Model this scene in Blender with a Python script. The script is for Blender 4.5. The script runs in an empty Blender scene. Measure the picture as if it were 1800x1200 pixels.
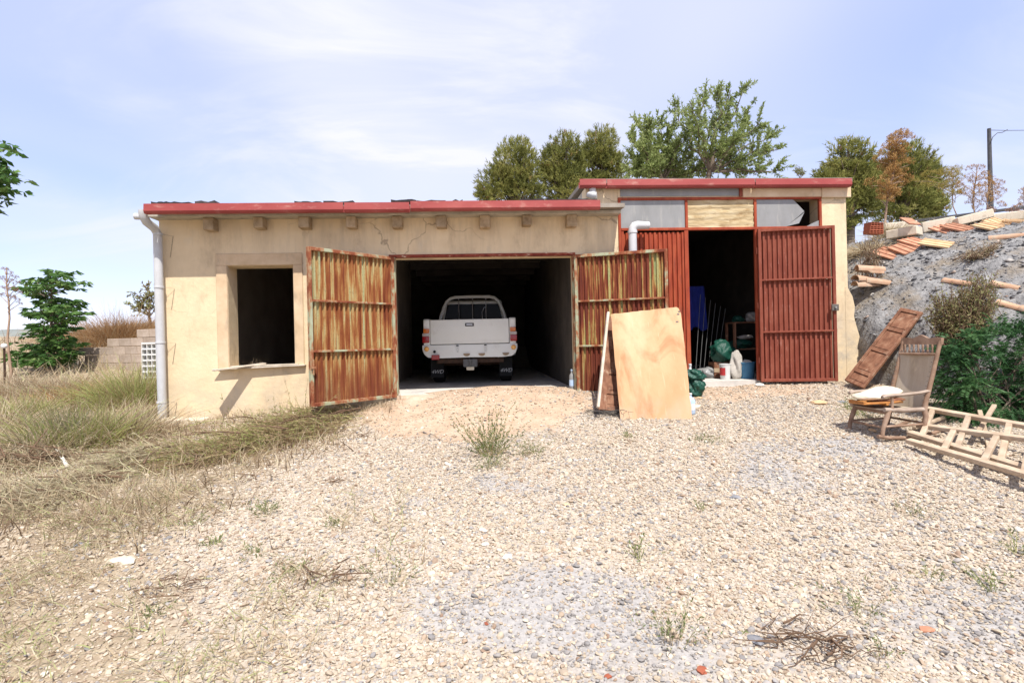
import bpy, bmesh, math, random
import numpy as np
from mathutils import Vector, Matrix, Euler
R = math.radians
sc = bpy.context.scene
COL = sc.collection
random.seed(5)
rng = np.random.default_rng(11)

# ------------------------------------------------------------ camera
FPX, ROLL, CAMZ = 950.0, R(1.3), 1.5
cam = bpy.data.cameras.new('camera'); cam.sensor_width = 36.0; cam.lens = 36.0 * FPX / 1800.0
cam.clip_start = 0.05; cam.clip_end = 5000
camo = bpy.data.objects.new('camera', cam); COL.objects.link(camo)
camo.matrix_world = Matrix.Translation((0, 0, CAMZ)) @ Matrix.Rotation(R(90), 4, 'X') @ Matrix.Rotation(-ROLL, 4, 'Z')
sc.camera = camo

# ------------------------------------------------------------ world and sun
SUN_AZ, SUN_EL = R(165), R(59)
world = bpy.data.worlds.new('World'); sc.world = world; world.use_nodes = True
wn, wl = world.node_tree.nodes, world.node_tree.links
wn.clear()
wo = wn.new('ShaderNodeOutputWorld'); bg = wn.new('ShaderNodeBackground')
sky = wn.new('ShaderNodeTexSky'); sky.sky_type = 'NISHITA'; sky.sun_disc = False
sky.sun_elevation = SUN_EL; sky.sun_rotation = SUN_AZ
sky.altitude = 600; sky.air_density = 1.0; sky.dust_density = 0.4; sky.ozone_density = 2.5
tc = wn.new('ShaderNodeTexCoord'); sx = wn.new('ShaderNodeSeparateXYZ'); wl.new(tc.outputs['Generated'], sx.inputs[0])
def wmath(op, a, b=None, c=None, clamp=False):
    n = wn.new('ShaderNodeMath'); n.operation = op; n.use_clamp = clamp
    for i, v in enumerate((a, b, c)):
        if v is None: continue
        if isinstance(v, (int, float)): n.inputs[i].default_value = v
        else: wl.new(v, n.inputs[i])
    return n.outputs[0]
zz = wmath('ADD', wmath('ABSOLUTE', sx.outputs[2]), 0.22)
cx_ = wmath('DIVIDE', sx.outputs[0], zz); cy_ = wmath('DIVIDE', sx.outputs[1], zz)
cv = wn.new('ShaderNodeCombineXYZ'); wl.new(cx_, cv.inputs[0]); wl.new(cy_, cv.inputs[1])
def wnoise(scale, detail, rough, dist, sc3):
    mp = wn.new('ShaderNodeMapping'); mp.inputs['Scale'].default_value = sc3; mp.inputs['Location'].default_value = (0.2, 2.4, 0)
    mp.inputs['Rotation'].default_value = (0, 0, R(20))
    wl.new(cv.outputs[0], mp.inputs[0])
    n = wn.new('ShaderNodeTexNoise'); n.inputs['Scale'].default_value = scale; n.inputs['Detail'].default_value = detail
    n.inputs['Roughness'].default_value = rough; n.inputs['Distortion'].default_value = dist
    wl.new(mp.outputs[0], n.inputs['Vector']); return n.outputs[0]
def wramp(v, a, b):
    n = wn.new('ShaderNodeMapRange'); n.interpolation_type = 'SMOOTHSTEP'
    n.inputs['From Min'].default_value = a; n.inputs['From Max'].default_value = b
    wl.new(v, n.inputs['Value']); return n.outputs[0]
n_big = wramp(wnoise(0.55, 3, 0.5, 0.3, (1, 0.7, 1)), 0.30, 0.62)
n_wisp = wramp(wnoise(1.3, 9, 0.6, 1.2, (0.8, 1.5, 1)), 0.44, 0.72)
veil = wmath('ADD', wmath('MULTIPLY', n_big, 0.72), wmath('MULTIPLY', n_wisp, wmath('ADD', wmath('MULTIPLY', n_big, 0.35), 0.12)), clamp=True)
mixw = wn.new('ShaderNodeMixRGB'); wl.new(wmath('MULTIPLY', veil, wramp(sx.outputs[2], -0.02, 0.16)), mixw.inputs[0])
tintw = wn.new('ShaderNodeMixRGB'); tintw.blend_type = 'MULTIPLY'; tintw.inputs[0].default_value = 1.0
tintw.inputs[2].default_value = (1.30, 1.10, 1.12, 1)
wl.new(sky.outputs[0], tintw.inputs[1])
evenw = wn.new('ShaderNodeMixRGB'); evenw.inputs[0].default_value = 0.55
wl.new(tintw.outputs[0], evenw.inputs[1]); evenw.inputs[2].default_value = (2.35, 2.85, 4.7, 1)
wl.new(evenw.outputs[0], mixw.inputs[1]); mixw.inputs[2].default_value = (4.1, 4.15, 4.75, 1)
bg.inputs[1].default_value = 0.14
wl.new(mixw.outputs[0], bg.inputs[0]); wl.new(bg.outputs[0], wo.inputs[0])

sun = bpy.data.lights.new('sun', 'SUN'); sun.energy = 4.0; sun.angle = R(0.55); sun.color = (1.0, 0.955, 0.89)
suno = bpy.data.objects.new('sun', sun); COL.objects.link(suno)
sd = Vector((math.sin(SUN_AZ) * math.cos(SUN_EL), math.cos(SUN_AZ) * math.cos(SUN_EL), math.sin(SUN_EL)))
suno.rotation_euler = sd.to_track_quat('Z', 'Y').to_euler(); suno.location = (10, -10, 20)
vs = sc.view_settings
vs.view_transform = 'Standard'; vs.look = 'None'; vs.gamma = 1.0; vs.use_curve_mapping = False; vs.exposure = 0.75

# ------------------------------------------------------------ measuring helpers
CR, SR = math.cos(ROLL), math.sin(ROLL)
def ray(px, py):
    a, b = (px - 900) / FPX, (600 - py) / FPX
    return a * CR + b * SR, -a * SR + b * CR
def at(px, py, Y):
    a, b = ray(px, py); return Vector((a * Y, Y, CAMZ + b * Y))
YAW, D0 = R(3.5), 8.3
TY, CY, SY = math.tan(YAW), math.cos(YAW), math.sin(YAW)
def wpt(px, py, off=0.0):            # photograph pixel on the facade plane (moved out by off) -> (u, z)
    a, b = ray(px, py); Y = (D0 - off / CY) / (1 - a * TY)
    return a * Y / CY + (-off) * (-SY) * 0 - off * TY * 0, CAMZ + b * Y
def W(px, off=0.0, py=600): return wpt(px, py, off)[0]
def Z(px, py, off=0.0): return wpt(px, py, off)[1]
def fworld(u, d, z):                 # facade coordinates -> world
    return Vector((u * CY - d * SY, D0 + u * SY + d * CY, z))

# ------------------------------------------------------------ terrain
_perm = np.random.default_rng(3).random((256, 256))
def vnoise(x, y, s=1.0, o=0):
    x = np.asarray(x, float) * s + o * 17.3; y = np.asarray(y, float) * s + o * 9.1
    xi = np.floor(x).astype(int); yi = np.floor(y).astype(int); fx, fy = x - xi, y - yi
    fx = fx * fx * (3 - 2 * fx); fy = fy * fy * (3 - 2 * fy)
    g = lambda i, j: _perm[(xi + i) & 255, (yi + j) & 255]
    return (g(0, 0) * (1 - fx) + g(1, 0) * fx) * (1 - fy) + (g(0, 1) * (1 - fx) + g(1, 1) * fx) * fy - 0.5
def fbm(x, y, s, n=4, o=0): return sum(vnoise(x, y, s * 2 ** k, o + k) * 0.5 ** k for k in range(n))
def sstep(a, b, x):
    t = np.clip((np.asarray(x, float) - a) / (b - a), 0, 1); return t * t * (3 - 2 * t)
SHED_R = 5.42
def bank_s(x, y): return (np.asarray(x) - 5.2) * 0.9 + (np.asarray(y) - 8.3) * 0.43
def G0(x, y):
    x = np.asarray(x, float); y = np.asarray(y, float)
    c = np.interp(y, [-60, -5, 0, 2, 4, 5.5, 7, 8.0, 8.5, 17, 20, 26, 60, 200, 600], [-2, -.4, -.08, .02, .17, .30, .43, .60, .64, .6, 2.4, 3.4, 5, 7, 6])
    l = np.interp(y, [-60, -5, 0, 2, 4, 5.5, 7, 8.5, 10, 13, 18, 25, 60, 200, 600], [-2, -.4, -.08, .02, .17, .30, .40, .45, .62, 1.0, 1.75, 2.3, 3.0, 5, 9])
    w = sstep(-4.2, -6.4, x)
    z = c * (1 - w) + l * w
    z = z + .16 * np.exp(-((x + .4) / 1.9) ** 2) * sstep(6.6, 8.0, y) * (1 - w)
    near = sstep(3, 8, y) * (1 - sstep(9, 14, y))
    z = z + near * np.interp(x, [-9, -5.5, -2.2, 0, 2.5, 4, 8], [-.1, -.18, -.05, 0, .05, .10, .12]) * (1 - .6 * w)
    z = z + 0.045 * fbm(x, y, 0.6, 3) + 0.02 * fbm(x, y, 2.5, 2, 5)
    z = np.where((y > 8.6 + x * TY) & (y < 17) & (x > -5.4) & (x < 5.2), np.minimum(z, .55), z)
    return z
def bank_h(x, y):
    s = bank_s(x, y) + 0.28 * fbm(x, y, 0.9, 3, 8)
    h = np.interp(s, [-.5, 0, .4, 1.0, 2, 3.0, 3.6, 5, 20, 60], [-.3, 0, .95, 1.5, 2.2, 2.70, 2.80, 2.85, 2.95, 3.4])
    h = h + sstep(.1, .6, s) * (0.11 * fbm(x, y, 1.8, 4, 3) + .035 * fbm(x, y, 9, 3, 6))
    h = h - sstep(1.2, 3.0, s) * (.05 + .20 * sstep(10.3, 8.9, np.asarray(y, float)))
    right = SHED_R - (np.asarray(y) - 8.6) * .061
    inside = (np.asarray(y) < 18)
    keep = np.where(inside, sstep(.02, .16, np.asarray(x) - right), 1.0)
    return h * keep - (1 - keep) * .6
def G(x, y):
    g = G0(x, y)
    return np.maximum(g, np.where(np.asarray(y) > 2.0, g * 0 + np.minimum(g, .75) + bank_h(x, y), -9))
def ground_at(px, py):               # where the line of sight through a pixel meets the ground
    a, b = ray(px, py)
    ys = np.arange(1.5, 60, 0.02); hit = (CAMZ + b * ys) < G(a * ys, ys)
    i = int(np.argmax(hit)) if hit.any() else len(ys) - 1
    y = ys[i]; return Vector((a * y, y, float(G(a * y, y))))

def surf(px, py, Yd):                 # surface point seen through a pixel, or the surface below a point at depth Yd
    p = ground_at(px, py)
    if p.y > 12.5 or py < 400: p = at(px, py, Yd); p.z = max(p.z - .03, float(G(p.x, p.y)))
    return p

# ------------------------------------------------------------ materials
def nodes(name):
    m = bpy.data.materials.new(name); m.use_nodes = True
    nt = m.node_tree; b = nt.nodes['Principled BSDF']; return m, nt, b
def c4(c): return (c[0], c[1], c[2], 1)
def N(nt, t, **k):
    n = nt.nodes.new(t)
    for a, v in k.items():
        if a.startswith('i_'): n.inputs[a[2:].replace('_', ' ')].default_value = v
        else: setattr(n, a, v)
    return n
def ramp(nt, fac, stops, interp='LINEAR'):
    r = nt.nodes.new('ShaderNodeValToRGB'); r.color_ramp.interpolation = interp
    e = r.color_ramp.elements
    while len(e) < len(stops): e.new(0.5)
    for el, (p, c) in zip(e, stops): el.position = p; el.color = c4(c) if not isinstance(c, (int, float)) else (c, c, c, 1)
    nt.links.new(fac, r.inputs[0]); return r.outputs[0]
def noise(nt, scale, detail=5, rough=.6, stretch=(1, 1, 1), coord='Object', dist=0.0, loc=(0, 0, 0)):
    t = nt.nodes.new('ShaderNodeTexCoord'); mp = nt.nodes.new('ShaderNodeMapping'); mp.inputs['Scale'].default_value = stretch
    mp.inputs['Location'].default_value = loc
    nt.links.new(t.outputs[coord], mp.inputs[0])
    n = N(nt, 'ShaderNodeTexNoise', i_Scale=scale, i_Detail=detail, i_Roughness=rough, i_Distortion=dist)
    nt.links.new(mp.outputs[0], n.inputs['Vector']); return n.outputs[0]
def mix(nt, fac, a, b, mode='MIX'):
    n = nt.nodes.new('ShaderNodeMixRGB'); n.blend_type = mode
    for i, v in ((0, fac), (1, a), (2, b)):
        if isinstance(v, (int, float)): n.inputs[i].default_value = v
        elif isinstance(v, tuple): n.inputs[i].default_value = c4(v)
        else: nt.links.new(v, n.inputs[i])
    return n.outputs[0]
def mth(nt, op, a, b=None, clamp=False):
    n = nt.nodes.new('ShaderNodeMath'); n.operation = op; n.use_clamp = clamp
    for i, v in enumerate((a, b)):
        if v is None: continue
        if isinstance(v, (int, float)): n.inputs[i].default_value = v
        else: nt.links.new(v, n.inputs[i])
    return n.outputs[0]
def bump(nt, b, h, strength=.3, dist=.01):
    n = N(nt, 'ShaderNodeBump', i_Strength=strength, i_Distance=dist); nt.links.new(h, n.inputs['Height'])
    nt.links.new(n.outputs[0], b.inputs['Normal'])
def nmat(name, stops, scale=4, detail=6, stretch=(1, 1, 1), rough=.85, bmp=.3, bscale=70, bdist=.006, spec=.25, metal=0.0, objrand=0.0, stain=None, coord='Object'):
    m, nt, b = nodes(name)
    c = ramp(nt, noise(nt, scale, detail, .62, stretch, coord), stops)
    if stain:
        col, ss, lo, hi, st = stain
        c = mix(nt, ramp(nt, noise(nt, ss, 6, .65, st, coord, loc=(3, 1, 7)), [(lo, 0.0), (hi, 1.0)]), c, col)
    if objrand:
        oi = nt.nodes.new('ShaderNodeObjectInfo'); hs = nt.nodes.new('ShaderNodeHueSaturation')
        nt.links.new(mth(nt, 'ADD', mth(nt, 'MULTIPLY', oi.outputs['Random'], objrand), 1 - objrand / 2), hs.inputs['Value'])
        nt.links.new(c, hs.inputs['Color']); c = hs.outputs[0]
    nt.links.new(c, b.inputs['Base Color'])
    b.inputs['Roughness'].default_value = rough; b.inputs['Specular IOR Level'].default_value = spec; b.inputs['Metallic'].default_value = metal
    if bmp: bump(nt, b, noise(nt, bscale, 5, .6, stretch, coord), bmp, bdist)
    return m
def tmat(name, stops, transl=.35, rough=.75):       # foliage: a colour per blade or leaf from the mesh attribute tint
    m, nt, b = nodes(name)
    a = N(nt, 'ShaderNodeAttribute', attribute_name='tint')
    c = ramp(nt, a.outputs['Fac'], stops)
    nt.links.new(c, b.inputs['Base Color']); b.inputs['Roughness'].default_value = rough; b.inputs['Specular IOR Level'].default_value = .2
    if transl:
        t = nt.nodes.new('ShaderNodeBsdfTranslucent'); nt.links.new(c, t.inputs[0])
        mx = nt.nodes.new('ShaderNodeMixShader'); mx.inputs[0].default_value = transl
        nt.links.new(b.outputs[0], mx.inputs[1]); nt.links.new(t.outputs[0], mx.inputs[2])
        nt.links.new(mx.outputs[0], nt.nodes['Material Output'].inputs[0])
    return m

M = {}
# plaster of the facades: yellow lime wash, worn grey towards the foot and under the eaves
def stucco(name, hi, mid, lo):
    m, nt, b = nodes(name)
    c = ramp(nt, noise(nt, 1.3, 7, .62), [(.3, lo), (.48, mid), (.7, hi)])
    st = ramp(nt, noise(nt, 2.2, 8, .7, (1, 1, .45), loc=(4, 0, 2)), [(.54, 0.0), (.74, .75)])
    c = mix(nt, st, c, (.36, .27, .18))
    pale = ramp(nt, noise(nt, 3.1, 6, .7, (1, 1, .8), loc=(9, 3, 1)), [(.58, 0.0), (.72, .55)])
    c = mix(nt, pale, c, (.62, .53, .40))
    # run-off streaks below the roof line
    g = nt.nodes.new('ShaderNodeTexCoord'); s = nt.nodes.new('ShaderNodeSeparateXYZ'); nt.links.new(g.outputs['Object'], s.inputs[0])
    top = nt.nodes.new('ShaderNodeMapRange'); nt.links.new(s.outputs[2], top.inputs[0])
    top.inputs[1].default_value = 1.7; top.inputs[2].default_value = 3.2
    streak = ramp(nt, noise(nt, 2.0, 8, .7, (2.2, 1, .25), loc=(1, 5, 0)), [(.48, 0.0), (.72, .5)])
    c = mix(nt, mth(nt, 'MULTIPLY', streak, top.outputs[0]), c, (.33, .27, .20))
    foot = nt.nodes.new('ShaderNodeMapRange'); nt.links.new(s.outputs[2], foot.inputs[0])
    foot.inputs[1].default_value = 1.15; foot.inputs[2].default_value = .45
    fd = ramp(nt, noise(nt, 3.5, 7, .7), [(.42, 0.0), (.62, .75)])
    c = mix(nt, mth(nt, 'MULTIPLY', fd, foot.outputs[0]), c, (.42, .37, .30))
    vor = N(nt, 'ShaderNodeTexVoronoi', feature='DISTANCE_TO_EDGE', i_Scale=1.1)
    wmx = nt.nodes.new('ShaderNodeMixRGB'); wmx.inputs[0].default_value = .25
    nz = N(nt, 'ShaderNodeTexNoise', i_Scale=3.0, i_Detail=4.0); nt.links.new(g.outputs['Object'], nz.inputs['Vector'])
    nt.links.new(g.outputs['Object'], wmx.inputs[1]); nt.links.new(nz.outputs['Color'], wmx.inputs[2]); nt.links.new(wmx.outputs[0], vor.inputs['Vector'])
    crack = ramp(nt, vor.outputs['Distance'], [(0.0, 1.0), (.008, 0.0)])
    some = ramp(nt, noise(nt, .9, 3, .5, loc=(6, 6, 6)), [(.50, 0.0), (.58, .6)])
    ck = mth(nt, 'MULTIPLY', crack, some)
    c = mix(nt, ck, c, (.16, .12, .09))
    nt.links.new(c, b.inputs['Base Color']); b.inputs['Roughness'].default_value = .95; b.inputs['Specular IOR Level'].default_value = .1
    h = mth(nt, 'ADD', mth(nt, 'MULTIPLY', noise(nt, 7, 8, .65), 1.0), mth(nt, 'MULTIPLY', noise(nt, 90, 4, .6), .18))
    bump(nt, b, h, .55, .02)
    return m
M['stucco'] = stucco('yellow_plaster', (.75, .61, .41), (.68, .54, .35), (.57, .45, .295))
M['surround'] = nmat('peach_plaster', [(.3, (.50, .36, .22)), (.5, (.60, .45, .29)), (.7, (.68, .53, .36))], 3, rough=.95, bmp=.3, bscale=60, stain=((.30, .25, .19), 2.5, .56, .75, (1, 1, .5)))
M['concrete'] = nmat('concrete', [(.3, (.30, .27, .22)), (.5, (.42, .38, .31)), (.7, (.52, .47, .39))], 4, rough=.95, bmp=.5, bscale=50)
M['paleconc'] = nmat('pale_concrete', [(.3, (.50, .42, .31)), (.5, (.62, .54, .42)), (.75, (.70, .62, .50))], 5, rough=.95, bmp=.4, bscale=60, stain=((.35, .27, .19), 6, .58, .75, (1, 1, 1)))
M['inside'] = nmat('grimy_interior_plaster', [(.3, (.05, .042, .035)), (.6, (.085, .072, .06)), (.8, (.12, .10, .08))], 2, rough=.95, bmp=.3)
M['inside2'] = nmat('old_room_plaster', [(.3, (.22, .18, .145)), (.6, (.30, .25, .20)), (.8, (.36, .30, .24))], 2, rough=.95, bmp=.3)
M['floor'] = nmat('dusty_floor', [(.3, (.44, .41, .37)), (.5, (.54, .51, .46)), (.7, (.62, .59, .54))], 3, rough=.95, bmp=.3, bscale=40, stain=((.36, .35, .34), 2.5, .5, .7, (1, .5, 1)))
M['gutter'] = nmat('red_painted_gutter', [(.3, (.25, .038, .034)), (.55, (.30, .055, .048)), (.75, (.36, .09, .075))], 3, stretch=(.5, 1, 1), rough=.55, bmp=.3, bscale=2.5, bdist=.03, spec=.35, stain=((.42, .20, .16), 4, .56, .78, (1, 1, 2.5)))
M['redpaint'] = nmat('red_oxide_paint', [(.3, (.22, .034, .014)), (.5, (.30, .052, .020)), (.75, (.36, .085, .034))], 5, stretch=(2, 2, .6), rough=.65, bmp=.15, bscale=40, stain=((.17, .05, .03), 6, .56, .72, (3, 3, .6)))
M['redpaint2'] = nmat('faded_red_paint', [(.3, (.155, .034, .020)), (.5, (.21, .053, .030)), (.75, (.27, .085, .052))], 5, stretch=(2, 2, .5), rough=.75, bmp=.15, bscale=40, stain=((.36, .16, .12), 7, .58, .76, (3, 3, .8)))
def rust(name, stops, stretch=(9, 9, .55)):
    m, nt, b = nodes(name)
    a = noise(nt, 1.8, 6, .62, stretch, dist=.25)
    big = noise(nt, 1.6, 3, .5, (1.6, 1.6, .8), loc=(2, 2, 2))
    f = mth(nt, 'ADD', mth(nt, 'MULTIPLY', a, .66), mth(nt, 'MULTIPLY', big, .34))
    c = ramp(nt, f, stops)
    g = nt.nodes.new('ShaderNodeTexCoord'); sz = nt.nodes.new('ShaderNodeSeparateXYZ'); nt.links.new(g.outputs['Object'], sz.inputs[0])
    low = nt.nodes.new('ShaderNodeMapRange'); nt.links.new(sz.outputs[2], low.inputs[0]); low.inputs[1].default_value = .62; low.inputs[2].default_value = .08
    lowm = mth(nt, 'MULTIPLY', low.outputs[0], ramp(nt, noise(nt, 4, 6, .65, (2.2, 1, .6), loc=(5, 0, 3)), [(.34, 0.0), (.52, 1.0)]))
    c = mix(nt, mth(nt, 'MULTIPLY', lowm, .8), c, (.17, .05, .024))
    sp = ramp(nt, noise(nt, 60, 5, .7, (1, 1, .5)), [(.52, 0.0), (.70, .6)])
    c = mix(nt, sp, c, (.13, .035, .014))
    nt.links.new(c, b.inputs['Base Color']); b.inputs['Roughness'].default_value = .82; b.inputs['Specular IOR Level'].default_value = .25
    bump(nt, b, noise(nt, 80, 5, .65, (1, 1, .4)), .35, .003)
    return m
M['rust'] = rust('orange_rusted_sheet', [(.33, (.10, .022, .011)), (.42, (.17, .042, .016)), (.475, (.24, .078, .026)), (.52, (.32, .15, .05)), (.555, (.40, .27, .11)), (.595, (.38, .34, .17)), (.65, (.31, .36, .21))])
M['rustgreen'] = rust('rusted_green_sheet', [(.36, (.09, .020, .012)), (.47, (.15, .032, .016)), (.525, (.22, .065, .025)), (.56, (.37, .22, .07)), (.59, (.36, .31, .12)), (.65, (.25, .29, .13)), (.74, (.32, .36, .19))])
M['rustframe'] = nmat('rusted_green_frame', [(.34, (.15, .035, .018)), (.44, (.25, .08, .035)), (.5, (.34, .19, .10)), (.55, (.33, .34, .22)), (.75, (.42, .46, .33))], 5, stretch=(1, 1, .6), rough=.8, bmp=.3, bscale=60)
M['lintel'] = nmat('rusted_lintel', [(.35, (.13, .02, .014)), (.52, (.24, .05, .03)), (.62, (.30, .10, .06)), (.66, (.60, .50, .38))], 6, stretch=(1.5, 1, 5), rough=.8)
M['pipe'] = nmat('grey_plastic_pipe', [(.3, (.46, .465, .47)), (.7, (.55, .555, .56))], 4, rough=.5, bmp=.05, spec=.4, stain=((.36, .33, .28), 3, .55, .75, (1, 1, .3)))
M['wire'] = nmat('dark_wire', [(.3, (.10, .09, .08)), (.7, (.16, .14, .12))], 20, rough=.6, bmp=0)
M['frost'] = nmat('cloudy_plastic_pane', [(.3, (.20, .20, .19)), (.55, (.25, .25, .245)), (.75, (.30, .30, .29))], 3, stretch=(1, 1, .5), rough=.42, bmp=.1, bscale=12, spec=.5, stain=((.34, .33, .30), 3, .55, .75, (4, 1, .6)))
M['canvas'] = nmat('yellowed_canvas', [(.3, (.34, .24, .12)), (.5, (.46, .36, .21)), (.7, (.55, .46, .30))], 5, stretch=(.7, 1, 3), rough=.9, bmp=.5, bscale=9, bdist=.03, stain=((.28, .17, .07), 4, .54, .7, (1, 1, 2)))
M['slate'] = nmat('dark_roof_slate', [(.3, (.05, .045, .045)), (.7, (.11, .10, .095))], 8, rough=.85, objrand=.6)
M['felt'] = nmat('weathered_roof', [(.3, (.20, .17, .14)), (.7, (.34, .30, .25))], 6, rough=.95)
M['oldwood'] = nmat('weathered_wood', [(.3, (.24, .16, .10)), (.5, (.35, .26, .17)), (.7, (.44, .35, .25))], 5, stretch=(1, 1, 1), rough=.9, bmp=.4, bscale=30, objrand=.3)
M['beam'] = nmat('eaves_beam_wood', [(.3, (.24, .17, .10)), (.5, (.37, .28, .18)), (.7, (.46, .36, .25))], 9, stretch=(1, .3, 1), rough=.9, bmp=.5, bscale=40, objrand=.4)
M['tube'] = nmat('terracotta', [(.3, (.36, .20, .12)), (.5, (.45, .28, .18)), (.7, (.52, .37, .26))], 7, rough=.92, bmp=.3, objrand=.35, stain=((.34, .30, .22), 8, .56, .74, (1, 1, 1)))
M['tile'] = nmat('orange_roof_tile', [(.3, (.38, .17, .10)), (.5, (.45, .22, .135)), (.7, (.52, .31, .20))], 8, rough=.9, bmp=.2, objrand=.4)
M['tilepale'] = nmat('sandy_roof_tile', [(.3, (.50, .32, .17)), (.6, (.58, .41, .24))], 8, rough=.9, bmp=.2, objrand=.3)
M['brick'] = nmat('red_hollow_brick', [(.3, (.25, .065, .035)), (.6, (.34, .11, .06))], 12, rough=.9, objrand=.3)
M['plank'] = nmat('bleached_plank', [(.3, (.40, .33, .25)), (.5, (.52, .45, .36)), (.7, (.60, .53, .44))], 6, stretch=(1, 1, 1), rough=.9, bmp=.4, bscale=40)
M['doorwood'] = nmat('old_brown_door_wood', [(.3, (.11, .045, .025)), (.5, (.20, .09, .05)), (.7, (.30, .16, .095))], 6, stretch=(2, 2, .5), rough=.75, bmp=.4, bscale=25, stain=((.36, .24, .16), 7, .55, .72, (1, 1, 1)))
M['dark'] = nmat('dark_rubber', [(.3, (.012, .012, .013)), (.7, (.022, .022, .022))], 12, rough=.8, bmp=.1)
# ------------------------------------------------------------ mesh helpers
class MB:
    def __init__(s): s.v = []; s.f = []
    def add(s, vs, fs):
        o = len(s.v); s.v += [tuple(v) for v in vs]; s.f += [tuple(i + o for i in f) for f in fs]; return s
    def box(s, x0, x1, y0, y1, z0, z1, M=None):
        vs = [Vector(p) for p in ((x0, y0, z0), (x1, y0, z0), (x1, y1, z0), (x0, y1, z0), (x0, y0, z1), (x1, y0, z1), (x1, y1, z1), (x0, y1, z1))]
        if M is not None: vs = [M @ v for v in vs]
        return s.add(vs, [(0, 3, 2, 1), (4, 5, 6, 7), (0, 1, 5, 4), (1, 2, 6, 5), (2, 3, 7, 6), (3, 0, 4, 7)])
    def beam(s, p0, p1, w, h, up=(0, 0, 1), taper=1.0):
        p0, p1 = Vector(p0), Vector(p1); d = (p1 - p0).normalized(); a = d.cross(Vector(up)).normalized(); b = a.cross(d)
        vs = [p + a * (i * w / 2 * k) + b * (j * h / 2 * k) for p, k in ((p0, 1), (p1, taper)) for i, j in ((-1, -1), (1, -1), (1, 1), (-1, 1))]
        return s.add(vs, [(0, 3, 2, 1), (4, 5, 6, 7), (0, 1, 5, 4), (1, 2, 6, 5), (2, 3, 7, 6), (3, 0, 4, 7)])
    def hexa(s, a, b):                 # two matching quads
        return s.add(list(a) + list(b), [(0, 3, 2, 1), (4, 5, 6, 7), (0, 1, 5, 4), (1, 2, 6, 5), (2, 3, 7, 6), (3, 0, 4, 7)])
    def slab(s, q, t):                 # quad q thickened by vector t
        return s.hexa([Vector(p) for p in q], [Vector(p) + Vector(t) for p in q])
    def prism(s, poly, ext):
        n = len(poly); a = [Vector(p) for p in poly]; b = [p + Vector(ext) for p in a]
        return s.add(a + b, [tuple(reversed(range(n))), tuple(range(n, 2 * n))] + [(i, (i + 1) % n, n + (i + 1) % n, n + i) for i in range(n)])
    def tube(s, path, rad, n=8, cap=True):
        path = [Vector(p) for p in path]; k = len(path)
        rad = [rad] * k if isinstance(rad, (int, float)) else rad
        ref = None; vs = []
        for i, p in enumerate(path):
            t = (path[min(i + 1, k - 1)] - path[max(i - 1, 0)]).normalized()
            if ref is None:
                ref = t.orthogonal().normalized()
            ref = (ref - t * ref.dot(t))
            ref = ref.normalized() if ref.length > 1e-6 else t.orthogonal().normalized()
            b = t.cross(ref)
            vs += [p + (ref * math.cos(2 * math.pi * j / n) + b * math.sin(2 * math.pi * j / n)) * rad[i] for j in range(n)]
        fs = [(i * n + j, i * n + (j + 1) % n, (i + 1) * n + (j + 1) % n, (i + 1) * n + j) for i in range(k - 1) for j in range(n)]
        if cap: fs += [tuple(reversed(range(n))), tuple(range((k - 1) * n, k * n))]
        return s.add(vs, fs)
    def lathe(s, prof, c=(0, 0, 0), n=20, M=None):     # prof: (r, z)
        vs = [Vector((c[0] + r * math.cos(2 * math.pi * j / n), c[1] + r * math.sin(2 * math.pi * j / n), c[2] + z)) for r, z in prof for j in range(n)]
        if M is not None: vs = [M @ v for v in vs]
        k = len(prof)
        fs = [(i * n + j, i * n + (j + 1) % n, (i + 1) * n + (j + 1) % n, (i + 1) * n + j) for i in range(k - 1) for j in range(n)]
        fs += [tuple(reversed(range(n))), tuple(range((k - 1) * n, k * n))]
        return s.add(vs, fs)
    def grid(s, rows):
        n = len(rows[0]); vs = [p for r in rows for p in r]
        return s.add(vs, [(i * n + j, i * n + j + 1, (i + 1) * n + j + 1, (i + 1) * n + j) for i in range(len(rows) - 1) for j in range(n - 1)])
    def build(s, name, mat, parent=None, origin=(0, 0, 0), loc=(0, 0, 0), rot=(0, 0, 0), bev=0.0, seg=1, smooth=None, fix=False):
        me = bpy.data.meshes.new(name); o = Vector(origin)
        me.from_pydata([Vector(v) - o for v in s.v], [], s.f)
        if bev or fix:
            bm = bmesh.new(); bm.from_mesh(me)
            if fix: bmesh.ops.recalc_face_normals(bm, faces=bm.faces)
            if bev:
                es = [e for e in bm.edges if len(e.link_faces) == 2 and e.calc_face_angle(0) > .5]
                bmesh.ops.bevel(bm, geom=es, offset=bev, segments=seg, profile=.6, affect='EDGES', clamp_overlap=True)
            bm.to_mesh(me); bm.free()
        me.materials.append(M[mat] if isinstance(mat, str) else mat)
        if smooth is not None:
            for p in me.polygons: p.use_smooth = True
            me.set_sharp_from_angle(angle=R(smooth))
        ob = bpy.data.objects.new(name, me); COL.objects.link(ob); ob.location = loc; ob.rotation_euler = rot
        if parent: ob.parent = parent
        return ob
def tag(o, label=None, cat=None, group=None, kind=None):
    if label: o['label'] = label
    if cat: o['category'] = cat
    if group: o['group'] = group
    if kind: o['kind'] = kind
    return o
def thing(name, label, cat, loc=(0, 0, 0), rotz=0.0, group=None):
    o = bpy.data.objects.new(name, None); o.empty_display_size = .1; COL.objects.link(o)
    o.location = loc; o.rotation_euler = (0, 0, rotz); return tag(o, label, cat, group)
def clone(o, parent=None):
    c = o.copy(); COL.objects.link(c); c.parent = parent
    for ch in list(o.children): clone(ch, c)
    return c
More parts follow.
